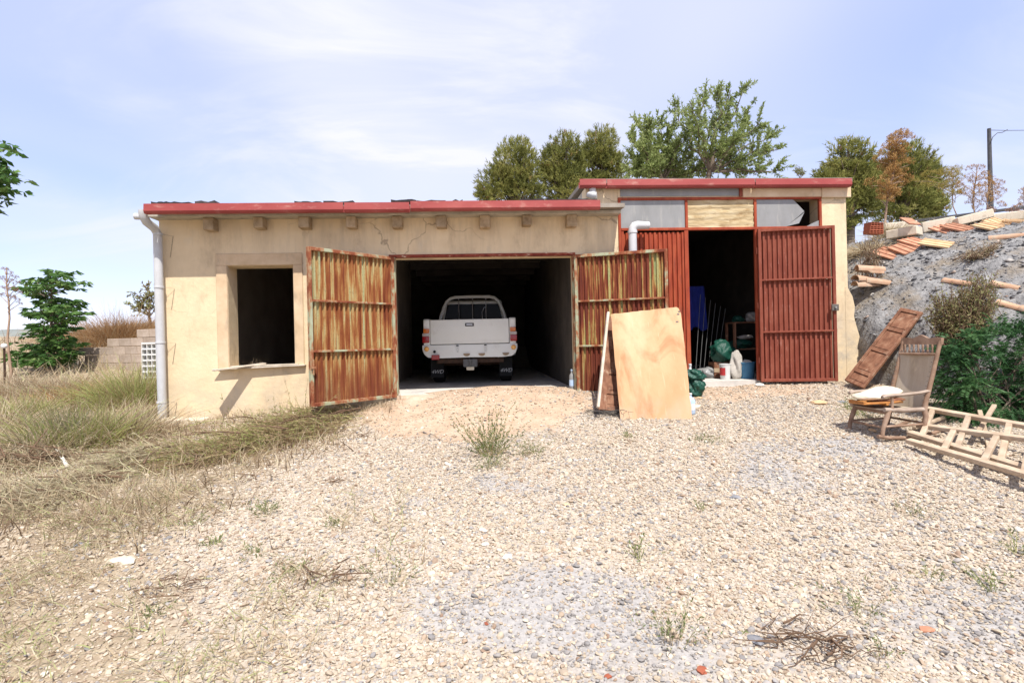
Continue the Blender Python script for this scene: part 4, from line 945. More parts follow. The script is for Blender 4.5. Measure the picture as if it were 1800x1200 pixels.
# shelf on the right with odds and ends
p = shed_at(1322, 650, 1.1)
t = thing('shed_shelf', 'dark wooden shelf unit behind the open red door', 'shelf', p, YAW)
for x in (-.38, .36):
    for y in (-.15, .15): MB().box(x - .02, x + .02, y - .02, y + .02, 0, .95).build('leg', 'doorwood', t)
for z in (.46, .93): MB().box(-.40, .38, -.17, .17, z, z + .02).build('shelf_board', 'doorwood', t)
for i, (dx, dz, nm, mt, s_, lb, ct) in enumerate(((-.22, .555, 'folded_tarp', 'greenbag', (.2, .13, .09), 'folded dark green tarp on the lower shelf', 'tarp'), (-.12, .68, 'pale_cloth', 'sack', (.11, .09, .04), 'pale folded cloth lying on the green tarp', 'cloth'), (.02, 1.03, 'white_bundle', 'sack', (.11, .10, .10), 'small pale bundle on the top shelf', 'bundle'), (-.24, 1.0, 'green_pot', 'greenbag', (.09, .09, .07), 'dark green lump on the left end of the top shelf', 'bag'))):
    w_ = Vector((dx * CY, dx * SY, dz)); tag(blob(nm, mt, p + w_, *s_, 20 + i, .25), lb, ct)
# blue cloth and bundle of thin rods on the left of the doorway
p = shed_at(1226, 660, 1.3); cl_ = MB(); rows = []
for j in range(10):
    rows.append([(-.20 + .40 * i / 14, .03 * math.sin(i * 1.3 + j * .2) + .01 * j, .85 + .78 * j / 9 - .04 * math.sin(i * .7) * (j == 0)) for i in range(15)])
cl_.grid(rows); cl_.grid([[(a, b + .008, c) for a, b, c in reversed(r)] for r in rows])
tag(cl_.build('blue_cloth', 'blueclothm', loc=p, smooth=80), 'deep blue cloth hanging in the dark left side of the shed', 'cloth')
for i in range(6):
    a = shed_at(1222 + i * 7, 660, .75 + .05 * i); b = a + Vector((.22 + .02 * i, .28, 1.45 - .05 * i))
    o = MB().tube([a, b], .004, 6).build('metal_rod', 'steel', origin=a, loc=a); tag(o, ('leftmost', 'second from left', 'third from left', 'third from right', 'second from right', 'rightmost')[i] + ' of the thin metal rods leaning below the blue cloth', 'rod', 'thin rods leaning in the shed')
p = fworld(vx[0] + .14, .25, ZS + .002)
# brown board and clutter seen through the window
p = fworld(-3.55, 3.2, ZF); t = thing('leaning_boards', 'dim brown boards propped at an angle inside the window', 'board', p, YAW)
MB().beam((-.5, 0, 2.05), (.22, .1, 1.25), .05, .30, up=(0, 1, 0)).build('plank', 'doorwood', t); MB().beam((.22, .12, 1.25), (.7, .1, 1.7), .05, .2, up=(0, 1, 0)).build('plank', 'doorwood', t)
MB().beam((.2, .2, 0), (.2, .15, 1.24), .5, .05).build('panel', 'doorwood', t)

# ------------------------------------------------------------ loose planks on the window sill
sz = Z(460, 643, .02)
p = fworld((w0 + w1) / 2, 0, sz); t = thing('sill_board', 'thin weathered board laid along the window sill', 'board', p, YAW)
us0, us1 = W(371, .1) - (w0 + w1) / 2, s1 + .02 - (w0 + w1) / 2
MB().hexa([(us0, -.10, -.045), (us1, -.07, -.012), (us1, .25, -.012), (us0 + .35, .25, -.03)], [(us0, -.10, -.025), (us1, -.07, .008), (us1, .25, .008), (us0 + .35, .25, -.01)]).build('plank', 'plank', t, bev=.004, fix=True)
MB().hexa([(us0 + .25, -.085, -.004), (us1 - .1, -.055, .009), (us1 - .1, .1, .009), (us0 + .3, .1, -.002)], [(us0 + .25, -.085, .010), (us1 - .1, -.055, .023), (us1 - .1, .1, .023), (us0 + .3, .1, .012)]).build('plank', 'plank', t, bev=.003, fix=True)
pc = fworld(W(447), 0, sz + .02); tipw = fworld(W(371, .39), -.39, Z(371, 651, .39)) - pc
o = MB().beam(tipw * -.25, tipw, .13, .02).build('loose_plank', 'plank', loc=pc, bev=.003)
tag(o, 'short grey plank jutting out over the window sill', 'plank')

# ------------------------------------------------------------ bank: fallen panelled door
def before(px, py, Yd, gap=.07): p = ground_at(px, py); return at(px, py, min(Yd, p.y - gap))
q3, n3 = panel_from(before(1583, 540, 8.60), before(1622, 548, 8.15), before(1517, 681, 7.62, .02), before(1484, 667, 8.02, .02), .04)
panel_door('fallen_door', 'narrow brown panelled wooden door leaning sideways against the grey bank', 'door', q3, n3, .04, [(0, .035), (.13, .17), (.42, .46), (.70, .74), (.955, 1)])
# concrete posts and timber along the crest
def lying(name, label, cat, pa, Ya, pb, Yb, w, h, mat, group=None, up=0.0, bev=.012):
    a = at(*pa, Ya); b = at(*pb, Yb)
    if up == 0: a, b = surf(*pa, Ya), surf(*pb, Yb)
    a.z = max(a.z, float(G(a.x, a.y)) + h * .3) if up == 0 else a.z; b.z = max(b.z, float(G(b.x, b.y)) + h * .3) if up == 0 else b.z
    o = MB().beam(a, b, w, h).build(name, mat, origin=a, loc=a, bev=bev); return tag(o, label, cat, group)
lying('concrete_post', 'short thick pale concrete post lying nearest the hollow red bricks', 'post', (1562, 412), 10.3, (1617, 402), 9.9, .30, .16, 'paleconc', 'concrete posts on the bank')
lying('concrete_post', 'pale concrete post resting in the middle of the bank crest', 'post', (1620, 399), 10.35, (1678, 388), 10.1, .22, .20, 'paleconc', 'concrete posts on the bank')
lying('concrete_post', 'long pale concrete post with a notched end on the bank crest', 'post', (1677, 390), 10.0, (1740, 374), 9.8, .36, .15, 'paleconc', 'concrete posts on the bank')
lying('concrete_post', 'long pale concrete post running out of view along the right crest', 'post', (1736, 383), 9.9, (1850, 370), 9.4, .2, .15, 'paleconc', 'concrete posts on the bank')
lying('concrete_post', 'low pale concrete post half hidden behind the short thick one', 'post', (1553, 397), 10.9, (1610, 392), 10.7, .2, .13, 'paleconc', 'concrete posts on the bank')
lying('grey_rail', 'long thin grey rail lying behind the concrete posts', 'rail', (1552, 393), 11.2, (1800, 362), 10.4, .07, .05, 'pole', bev=.004)
# ribbed clay tiles lying on the slope
def flat_tile(label, px, py, Y, rz, mat, tilt=(.0, .0), sc=1.0):
    p = surf(px, py, Y); g_ = float(G(p.x, p.y)); e = .12
    gx, gy = (float(G(p.x + e, p.y)) - float(G(p.x - e, p.y))) / (2 * e), (float(G(p.x, p.y + e)) - float(G(p.x, p.y - e))) / (2 * e)
    n = Vector((-gx * .8 + tilt[0], -gy * .85 + tilt[1] - .12, 1)).normalized(); rot = n.to_track_quat('Z', 'Y') @ Euler((0, 0, rz)).to_quaternion()
    mb = MB(); prof = []
    w_, h_ = .26 * sc, .42 * sc; xs_ = [-w_, -w_ * .92, -w_ * .86, -w_ * .4, -w_ * .34, -w_ * .24, -w_ * .18, w_ * .34, w_ * .40, w_ * .5, w_ * .56, w_ * .86, w_ * .92, w_]
    zs2 = [.022, .022, .008, .008, .024, .024, .008, .008, .024, .024, .008, .008, .022, .022]
    poly = [(x * .5, -h_ / 2, z) for x, z in zip(xs_, zs2)] + [(w_ * .5, -h_ / 2, -.008), (-w_ * .5, -h_ / 2, -.008)]
    mb.prism(poly, (0, h_, 0)); o = mb.build('clay_tile', mat, loc=(p.x, p.y, max(g_, p.z - .04) + .035), fix=True)
    o.rotation_mode = 'QUATERNION'; o.rotation_quaternion = rot
    return tag(o, label, 'roof tile', 'ribbed clay tiles on the bank')
for args in (('lowest and reddest of the ribbed clay tiles fanned on the grey slope', 1560, 449, 9.25, .75, 'tile', (.05, -.1), 1.15),
             ('second ribbed clay tile up from the reddest one on the slope', 1587, 441, 9.35, .6, 'tile', (.05, -.1), 1.1),
             ('upper ribbed clay tile of the fan below the concrete posts', 1607, 429, 9.5, .45, 'tile', (.08, -.1), 1.1),
             ('sandy yellow ribbed tile lying apart to the right of the fan', 1645, 433, 9.2, .9, 'tilepale', (.1, -.1), 1.05),
             ('ribbed clay tile lying flat below the notched concrete post', 1662, 406, 9.6, .55, 'tile', (.0, -.15), 1.15),
             ('ribbed clay tile overlapping the one below the notched post', 1683, 404, 9.55, .55, 'tile', (.0, -.15), 1.05)):
    flat_tile(*args)
p = at(1600, 389, 9.95)
o = MB().box(-.13, .13, -.13, .13, -.012, .012).build('square_tile', 'tile', loc=(p.x, p.y, p.z), rot=(R(38), R(2), R(12)), bev=.003)
tag(o, 'square smooth terracotta tile propped on the concrete posts', 'tile')
for i, (px, py, Y, rz) in enumerate(((1735, 402, 9.5, .5), (1755, 399, 9.4, .4), (1775, 396, 9.3, .6), (1793, 393, 9.2, .5))):
    flat_tile(('leftmost of the sandy tiles under the right end of the posts', 'second sandy tile from the left under the right posts', 'third sandy tile from the left under the right posts', 'rightmost sandy tile at the edge of view on the crest')[i], px, py, Y, rz, 'tilepale', (0, -.1), .95)
# hollow red bricks standing in a small stack
hbp = at(1535, 412, 10.2); hbp.z = max(hbp.z, float(G(hbp.x, hbp.y)) - .03)
def hollow_brick(loc, rz, label):
    mb = MB(); W_, H_, D_ = .31, .072, .15; t = .010
    mb.box(-W_ / 2, W_ / 2, -D_ / 2, D_ / 2, 0, t).box(-W_ / 2, W_ / 2, -D_ / 2, D_ / 2, H_ - t, H_).box(-W_ / 2, W_ / 2, -D_ / 2 + .001, D_ / 2 - .001, H_ / 2 - t / 2, H_ / 2 + t / 2)
    for k in range(5):
        x = -W_ / 2 + (W_ - t) * k / 4
        for z0, z1 in ((t, H_ / 2 - t / 2), (H_ / 2 + t / 2, H_ - t)): mb.box(x, x + t, -D_ / 2, D_ / 2, z0, z1)
    o = mb.build('hollow_brick', 'brick', loc=loc, rot=(0, 0, rz)); return tag(o, label, 'brick', 'hollow red bricks at the crest')
for k, nm in enumerate(('bottom', 'middle', 'top')):
    hollow_brick((hbp.x + .012 * k, hbp.y + .01 * k, hbp.z + .0725 * k), .22 + .05 * k, nm + ' hollow red brick of the small stack at the crest')
# curved barrel tiles
def barrel(label, p, d, up_, r0=.085, L=.42, mat='tube', grp='curved barrel tiles'):
    d = Vector(d).normalized(); u = Vector(up_); u = (u - d * u.dot(d)).normalized(); s_ = d.cross(u); rows = []
    for k, rr in ((0, r0), (1, r0 * .82)):
        rows.append([d * L * k + s_ * math.cos(a) * rr + u * math.sin(a) * rr for a in np.linspace(0, math.pi, 13)])
    mb = MB().grid(rows); m_ = len(mb.v)
    mb.grid([[v - (s_ * math.cos(a) + u * math.sin(a)) * .013 for v, a in zip(r, np.linspace(0, math.pi, 13))][::-1] for r in rows])
    n = 13
    for base_, ob_ in ((0, 0), (n, n)):
        mb.f += [(base_ + i, base_ + i + 1, m_ + ob_ + n - 2 - i, m_ + ob_ + n - 1 - i) for i in range(n - 1)]
    mb.f += [(0, m_ + n - 1, m_ + 2 * n - 1, n), (n - 1, 2 * n - 1, m_ + n, m_)]
    o = mb.build('barrel_tile', mat, loc=p, smooth=50, fix=True); return tag(o, label, 'roof tile', grp)
bx = at(1503, 480, 8.9)
for dx, dy, dz, dr_, lb in ((0.02, 0, .05, (.9, -.1, -.06), 'topmost curved barrel tile jutting from behind the shed corner'), (.14, .12, .03, (.95, .15, -.05), 'curved barrel tile right behind the topmost one by the shed corner'),
                        (-.04, -.05, -.12, (.9, .25, -.03), 'middle curved barrel tile of the pile by the shed corner'), (.14, -.02, -.15, (.8, -.2, -.15), 'curved barrel tile poking furthest right from the shed corner pile'), (-.05, -.05, -.22, (1, .1, .0), 'lowest curved barrel tile of the pile by the shed corner')):
    barrel(lb, bx + Vector((dx, dy, dz)), dr_, (0, -.2, 1), mat='tube')
for pa, pb, Y0, Y1, lb in (((1660, 495), (1712, 500), 8.35, 8.2, 'left curved clay tile half buried across the middle of the slope'), ((1742, 499), (1792, 508), 8.0, 7.85, 'right curved clay tile half buried across the middle of the slope'),
                       ((1752, 532), (1800, 545), 7.5, 7.3, 'curved clay tile in line just above the pepper bush'), ((1795, 543), (1850, 556), 7.35, 7.2, 'curved clay tile running out of view above the pepper bush'), ((1737, 421), (1800, 412), 9.0, 8.8, 'dull pink clay tile lying in dry grass near the crest')):
    a, b = surf(*pa, Y0) - Vector((0, 0, .012)), surf(*pb, Y1) - Vector((0, 0, .03)); barrel(lb, a, b - a, (0, -.45, 1), r0=.062, L=(b - a).length)

# ------------------------------------------------------------ rocking chair
cp = stand(1558, 752, 5.86); cz = cp.z
chair = thing('rocking_chair', 'low old wooden rocking chair with faded cloth back facing left', 'chair', (cp.x, cp.y, cz), R(6))
# local frame: x = towards the back of the chair, y = away from the camera; seat .46 x .48
SHt, hw = .30, .235
for s in (-1, 1):
    y = s * hw
    MB().tube([(-.30, y, .035), (-.18, y, .012), (.0, y, .006), (.16, y, .014), (.34, y, .045), (.50, y, .10)], .019, 8).build('rocker', 'chairwood', chair, smooth=60)
    MB().tube([(-.25, y, .02), (-.235, y, .12), (-.195, y, .22), (-.165, y, SHt)], [.019, .021, .026, .024], 10).build('leg', 'chairwood', chair, smooth=60)
    MB().tube([(.20, y, .018), (.225, y, .12), (.25, y, .22), (.235, y, .29), (.255, y, .38), (.33, y, .62), (.385, y, .82), (.435, y, 1.0)], [.020, .024, .026, .027, .024, .022, .021, .020], 10).build('back_post', 'chairwood', chair, smooth=60)
    MB().tube([(-.22, y, SHt + .005), (.0, y, SHt - .008), (.24, y, SHt - .005)], .023, 10).build('seat_rail', 'chairgrey', chair, smooth=60)
    arm = MB(); rows = []
    for x, z, w in ((-.24, .435, .022), (-.21, .450, .036), (-.12, .452, .028), (.02, .456, .024), (.18, .468, .026), (.29, .485, .024)):
        rows.append([Vector((x, y + w * math.cos(a) * 1.0, z + .017 * math.sin(a))) for a in np.linspace(0, 2 * math.pi, 11)])
    arm.grid(rows); arm.f += [tuple(range(10)), tuple(range(55, 65))]; arm.build('armrest', 'chairgrey', chair, smooth=50, fix=True)
    MB().lathe([(.014, 0), (.020, .015), (.012, .03), (.017, .07), (.012, .11), (.018, .13), (.014, .145)], (-.13, y, SHt + .005), 10).build('arm_post', 'chairwood', chair, smooth=60)
    MB().tube([(-.21, y, .13), (.225, y, .14)], .012, 8).build('stretcher', 'chairwood', chair, smooth=60)
MB().tube([(-.165, -hw, SHt - .03), (-.165, hw, SHt - .03)], .020, 8).build('seat_rail', 'chairwood', chair)
for x, z in ((.228, .15), (-.22, .12)): MB().tube([(x, -hw, z), (x, hw, z)], .012, 8).build('stretcher', 'chairwood', chair)
top = MB(); rows = []
for k in range(15):
    y = -hw - .02 + (2 * hw + .04) * k / 14; f = abs(k - 7) / 7; zt = 1.035 + .022 * math.cos(f * 7.0) * (1 - f) + .012 * (1 - f)
    rows.append([Vector((.428 + a, y, z)) for a, z in ((-.012, .965), (.02, .965), (.034, zt), (.0, zt + .004))])
for r in rows: r.append(r[0])
top.grid(rows); top.f += [(0, 1, 2, 3), (70, 71, 72, 73)]; top.build('crest_rail', 'chairwood', chair, smooth=40, fix=True)
MB().tube([(.385, -hw, .865), (.385, hw, .865)], .014, 8).build('cross_rail', 'chairwood', chair)
for k in range(7):
    y = -hw + .06 + (2 * hw - .12) * k / 6
    MB().lathe([(.007, 0), (.013, .02), (.006, .05), (.012, .08), (.007, .10)], (.40, y, .87), 8).build('spindle', 'chairwood', chair, smooth=60)
bk_ = MB(); rows = []
for j in range(15):
    t_ = j / 14; z = .24 + .62 * t_; x = .215 + .01 * (1 - t_) + .165 * t_ ** 1.05 + .03 * math.sin(math.pi * t_)
    if j == 0: x, z = .10, .262
    rows.append([Vector((x + .03 * math.sin(math.pi * i / 12), -hw + .012 + (2 * hw - .024) * i / 12, z)) for i in range(13)])
bk_.grid(rows); bk_.grid([[p + Vector((.012, 0, 0)) for p in reversed(r)] for r in rows])
back = bk_.build('cloth_back', 'linen', chair, smooth=60)
for s in (-1, 1):
    for k in range(12):
        t_ = .08 + .88 * k / 11; z = .24 + .62 * t_; x = .205 + .165 * t_ ** 1.05
        MB().lathe([(.006, 0), (.005, .004), (.001, .006)], n=6, M=Matrix.Translation((x - .006, s * (hw - .014), z)) @ Matrix.Rotation(R(-90), 4, 'Y')).build('stud', 'wire', back)
MB().box(-.19, .21, -hw + .02, hw - .02, SHt - .012, SHt - .002).build('seat', 'linen', chair)
ct_ = cp + Vector((0, 0, SHt)); cr_ = Matrix.Rotation(R(6), 4, 'Z')
def on_chair(x, y, z): return cp + (cr_ @ Vector((x, y, z)))
b_ = MB().box(-.27, .12, -.17, .17, 0, .022).box(-.27, -.235, -.172, .172, .0225, .04).box(-.05, -.02, -.172, .172, -.02, -.0005)
o = b_.build('tray_board', 'varnish', loc=on_chair(-.02, .02, SHt + .045), rot=(R(-3), R(-3), R(6 - 14)), bev=.004)
tag(o, 'varnished orange board lying across the rocking chair seat', 'board')
o = blob('seat_cushion', 'cushion', on_chair(-.05, .06, SHt + .13), .25, .20, .065, 31, .06, None, 4)
for v in o.data.vertices:
    x = v.co.x; v.co.z *= 1 + .35 * math.cos((x - .09) * 16) * (.5) - .10; v.co.z += .10 * max(0, x) + .02 * math.sin(x * 9)
tag(o, 'puffy cream seat cushion lying on the rocking chair', 'cushion')
# dead stick under-cushion cloth
o = blob('dark_pad', 'doorwood', on_chair(-.02, .03, SHt + .085), .22, .165, .028, 33, .08, None, 3); tag(o, 'thin brown patterned pad under the cream cushion', 'pad')

# ------------------------------------------------------------ two old ladders lying at the right edge
def ladder(label, A0, A1, B0, B1, ts, th=.045, tw=.065, rr=.05):
    e = 1.32
    A0, A1, B0, B1 = map(Vector, (A0, A1, B0, B1)); A1 = A0 + (A1 - A0) * e; B1 = B0 + (B1 - B0) * e
    t = thing('wooden_ladder', label, 'ladder', A0, 0, 'old ladders lying on the gravel'); nrm_ = (A1 - A0).cross(B0 - A0).normalized()
    for a, b in ((A0, A1), (B0, B1)): MB().beam(a, b, tw, th, up=nrm_).build('rail', 'ladder', t, origin=A0, bev=.010, seg=2)
    for u, v in ts:
        a, b = A0 + (A1 - A0) * u, B0 + (B1 - B0) * v; d = (b - a).normalized()
        MB().beam(a - d * .03, b + d * .03, rr, rr * .7, up=nrm_).build('rung', 'ladder', t, origin=A0, bev=.008, seg=2)
A0, A1 = at(1596, 774, 5.42), at(1800, 833, 4.28)
ladder('front weathered ladder whose lower rail lies on the gravel', A0, A1, at(1613, 747, 5.75), at(1800, 771, 4.85), [(.27, .29), (.53, .59), (.76, .80)])
ladder('rear weathered ladder propped behind and above the front one', at(1598, 760, 5.62), at(1800, 822, 4.5), at(1628, 718, 6.05), at(1800, 748, 5.15), [(.10, .06), (.36, .36), (.63, .66), (.86, .88)])
for pa, Ya, pb, Yb, lb in (((1607, 752), 5.9, (1660, 733), 6.3, 'grey stick poking out left behind the ladders'), ((1716, 765), 5.4, (1748, 712), 5.8, 'upright broken batten rising between the ladders'), ((1740, 790), 5.3, (1722, 722), 6.0, 'short pale batten under the ladders')):
    a, b = at(*pa, Ya), at(*pb, Yb); tag(MB().beam(a, b, .04, .03).build('batten', 'ladder', origin=a, loc=a, bev=.004), lb, 'batten')
lying('plank', 'weathered plank on the ground between chair and pepper bush', 'plank', (1610, 700), 7.0, (1690, 690), 6.9, .12, .03, 'oldwood', up=1, bev=.004)

# ------------------------------------------------------------ utility pole and wire
pb_ = at(1742, 362, 34); pb_.z -= 3
top_ = at(1738.5, 226, 33.6)
up_ = thing('utility_pole', 'leaning dark utility pole behind the bank', 'utility pole', (pb_.x, pb_.y, pb_.z))
MB().tube([pb_, top_], [.16, .10], 12).build('pole', 'pole', up_, origin=pb_)
w0_ = at(1741, 229, 33.6); w1_ = at(1830, 231, 33.8)
MB().tube([w0_, at(1770, 229.6, 33.6), at(1800, 229.3, 33.7), w1_, w1_ + Vector((9, 2, -.2))], .018, 5).build('wire', 'pole', up_, origin=pb_)
MB().tube([at(1742, 250, 33.5), at(1745, 241, 33.5), at(1753, 234, 33.5), at(1762, 233, 33.5), at(1771, 228, 33.5)], .022, 5).build('wire_loop', 'pole', up_, origin=pb_)

# ------------------------------------------------------------ far left: stepped concrete block wall, white crate
bw0 = at(156, 655, 13.6); bw1 = at(272, 648, 12.9); gzw = float(G(bw0.x, bw0.y)) - .1
bwl = thing('block_wall', 'stepped unrendered concrete block wall in dry grass behind the garage', 'wall', (bw0.x, bw0.y, gzw))
dv = Vector((bw1.x - bw0.x, bw1.y - bw0.y, 0)); ln = dv.length; dv = dv.normalized(); ang = math.atan2(dv.y, dv.x); gap = .012
tops = np.interp(np.arange(0, 14) * .40, [0, .5, .9, 1.7, 2.2, 3.0], [3, 4, 4, 5, 6, 7])
bl_me = None
for i in range(8):
    for j in range(int(tops[i])):
        x = i * .40 + (.2 if j % 2 else 0); 
        if bl_me is None:
            o = MB().box(-.194, .194, -.1, .1, 0, .19).build('block', 'block', bwl, bev=.008); bl_me = o.data
        else:
            o = bpy.data.objects.new('block', bl_me); COL.objects.link(o); o.parent = bwl
        o.location = (dv.x * x, dv.y * x, j * .20); o.rotation_euler = (0, 0, ang)
p = at(269, 643, 11.5); t = thing('white_crate', 'white grid crate standing by the garage corner', 'crate', (p.x, p.y, float(G(p.x, p.y))))
for z in np.arange(.0, .85, .12): MB().box(-.16, .16, -.12, .12, z, z + .035).build('slat', 'whiteplastic', t)
for x in (-.155, -.05, .05, .145): MB().box(x, x + .012, -.125, .125, 0, .83).build('upright', 'whiteplastic', t)
p = at(8, 640, 11); t = thing('garden_lamp', 'small white globe lamp on a thin post at the left edge', 'lamp', (p.x, p.y, float(G(p.x, p.y))))
hz_ = at(8, 610, 11).z - float(G(p.x, p.y))
MB().tube([(0, 0, 0), (0, 0, hz_)], .02, 8).build('post', 'rustdark', t); MB().lathe([(.015, -.05), (.045, -.035), (.055, .0), (.045, .04), (.012, .055)], (0, 0, hz_ + .02), 14).build('globe', 'whiteplastic', t, smooth=60)
# ------------------------------------------------------------ single stones on the gravel
def stone(px, py, sz, mat, label, cat='stone', flat=.35, seed=0):
    p = ground_at(px, py); o = blob('stone', mat, (p.x, p.y, p.z + sz * flat * .35), sz, sz * .7, sz * flat, seed + int(px), .22, None, 2)
    o.rotation_euler = (0, 0, seed * 1.7 + px); o.data.set_sharp_from_angle(angle=R(25)); return tag(o, label, cat)
M['whitestone'] = nmat('white_stone', [(.3, (.66, .62, .54)), (.7, (.76, .73, .66))], 9, rough=.9, bmp=.3)
M['greystone'] = nmat('grey_slate_stone', [(.3, (.16, .16, .17)), (.7, (.26, .26, .27))], 9, rough=.8, bmp=.3)
for a in ((849, 933, .034, 'whitestone', 'flat white stone at the top of the three pale stones'), (892, 980, .040, 'whitestone', 'flat white stone at the lower right of the three pale stones'), (853, 957, .032, 'paleconc', 'dull pale stone between the two white stones'),
          (780, 956, .028, 'greystone', 'dark purple grey slate left of the white stones'), (1329, 1128, .045, 'greystone', 'large grey slate flake in the front right gravel'), (140, 958, .038, 'greystone', 'dark slate flake at the edge of the straw'),
          (1293, 876, .048, 'greystone', 'grey slate flake right of centre in the gravel'), (738, 862, .034, 'paleconc', 'pale flake left of the green plant in the gravel'), (706, 848, .022, 'greystone', 'small dark flake near the pale flake'),
          (996, 888, .030, 'tilepale', 'sandy block shaped pebble in mid gravel'), (1234, 1180, .030, 'brick', 'dull red tile fragment at the bottom of the gravel'), (1629, 1108, .040, 'tile', 'orange tile fragment in the front right gravel'),
          (1070, 1190, .022, 'brick', 'small red brick chip at the bottom edge'), (1533, 758, .055, 'tilepale', 'sandy rock by the rocking chair front leg'), (1224, 716, .085, 'paleconc', 'flat rubble stone at the right foot of the hardboard'), (1229, 700, .05, 'tilepale', 'small tan rubble stone beside the green bag'),
          (215, 990, .085, 'paleconc', 'flat pale concrete lump among straw at lower left'), (855, 1100, .015, 'brick', 'small dark red chip in the grey gravel patch'), (1440, 710, .10, 'tilepale', 'long flat tan stone between shed and chair'), (1335, 678, .09, 'whitestone', 'white plaster crumbs at the shed doorway'), (1480, 708, .06, 'greystone', 'grey stone near the old door')):
    stone(*a[:4], a[4], seed=1)
a = ground_at(98, 800); b = ground_at(118, 828); tag(MB().beam(a + Vector((0, 0, .09)), b + Vector((0, 0, .05)), .03, .02).build('white_stick', 'whitestone', origin=a, loc=a), 'white painted stick lying in the straw', 'stick')
p = fworld(W(330), -.12, .0); p.z = float(G(p.x, p.y)) + .03
tag(MB().box(-.38, .30, -.14, .16, -.1, .03).build('concrete_step', 'paleconc', loc=p, rot=(0, R(2), R(5)), bev=.015), 'low pale concrete strip at the foot of the wall beside the downpipe', 'slab')
# ------------------------------------------------------------ vegetation
M['bark'] = nmat('grey_brown_bark', [(.3, (.10, .075, .055)), (.7, (.20, .155, .115))], 9, stretch=(1, 1, .3), rough=.95, bmp=.5, bscale=30)
M['pine'] = tmat('pine_needles', [(0, (.11, .12, .034)), (.35, (.23, .24, .065)), (.7, (.34, .33, .10)), (.93, (.42, .38, .14)), (1, (.36, .22, .10))], .3)
M['almond'] = tmat('almond_leaves', [(0, (.16, .20, .06)), (.5, (.29, .35, .12)), (1, (.42, .46, .20))], .5)
M['maple'] = tmat('dark_broad_leaves', [(0, (.03, .075, .018)), (.5, (.075, .16, .036)), (1, (.17, .26, .08))], .3, .5)
M['pepper'] = tmat('pepper_tree_leaves', [(0, (.022, .065, .024)), (.5, (.05, .125, .042)), (1, (.13, .24, .085))], .3, .5)
M['dryleaf'] = tmat('sparse_olive_leaves', [(0, (.17, .12, .055)), (.4, (.26, .22, .10)), (.75, (.22, .25, .09)), (1, (.38, .33, .17))], .3)
M['broom'] = tmat('broom_stems', [(0, (.15, .10, .06)), (.25, (.35, .24, .14)), (.45, (.45, .35, .205)), (.6, (.36, .35, .135)), (.8, (.28, .315, .095)), (1, (.40, .44, .17))], .38)
M['straw'] = tmat('dry_straw', [(0, (.14, .095, .06)), (.25, (.36, .265, .17)), (.6, (.53, .43, .285)), (.85, (.63, .555, .40)), (.93, (.45, .45, .24)), (1, (.36, .39, .16))], .38)
M['greystraw'] = tmat('grey_green_cut_grass', [(0, (.18, .13, .08)), (.4, (.43, .35, .225)), (.7, (.55, .49, .33)), (1, (.42, .43, .20))], .38)
M['orangegrass'] = tmat('orange_dry_bush', [(0, (.22, .11, .045)), (.5, (.36, .21, .095)), (.85, (.43, .29, .15)), (1, (.24, .25, .10))], .3)
M['umbel'] = tmat('dried_umbels', [(0, (.17, .075, .02)), (.5, (.36, .19, .06)), (1, (.50, .33, .13))], .2)
M['umbelred'] = tmat('reddish_dried_umbels', [(0, (.15, .07, .05)), (.5, (.26, .15, .11)), (1, (.36, .25, .19))], .2)
M['umbelyellow'] = tmat('yellowing_umbels', [(0, (.20, .15, .03)), (.5, (.33, .26, .06)), (1, (.42, .34, .12))], .3)
M['stalk'] = nmat('dried_stalk', [(.3, (.26, .16, .11)), (.7, (.42, .31, .22))], 8, stretch=(1, 1, .3), rough=.9)
M['weed'] = tmat('weed_leaves', [(0, (.10, .11, .045)), (.5, (.16, .20, .07)), (1, (.27, .30, .14))], .35)
def np3(v): return np.array(v, float)
def rvec(n, r=rng): return nrm(r.normal(size=(n, 3)))
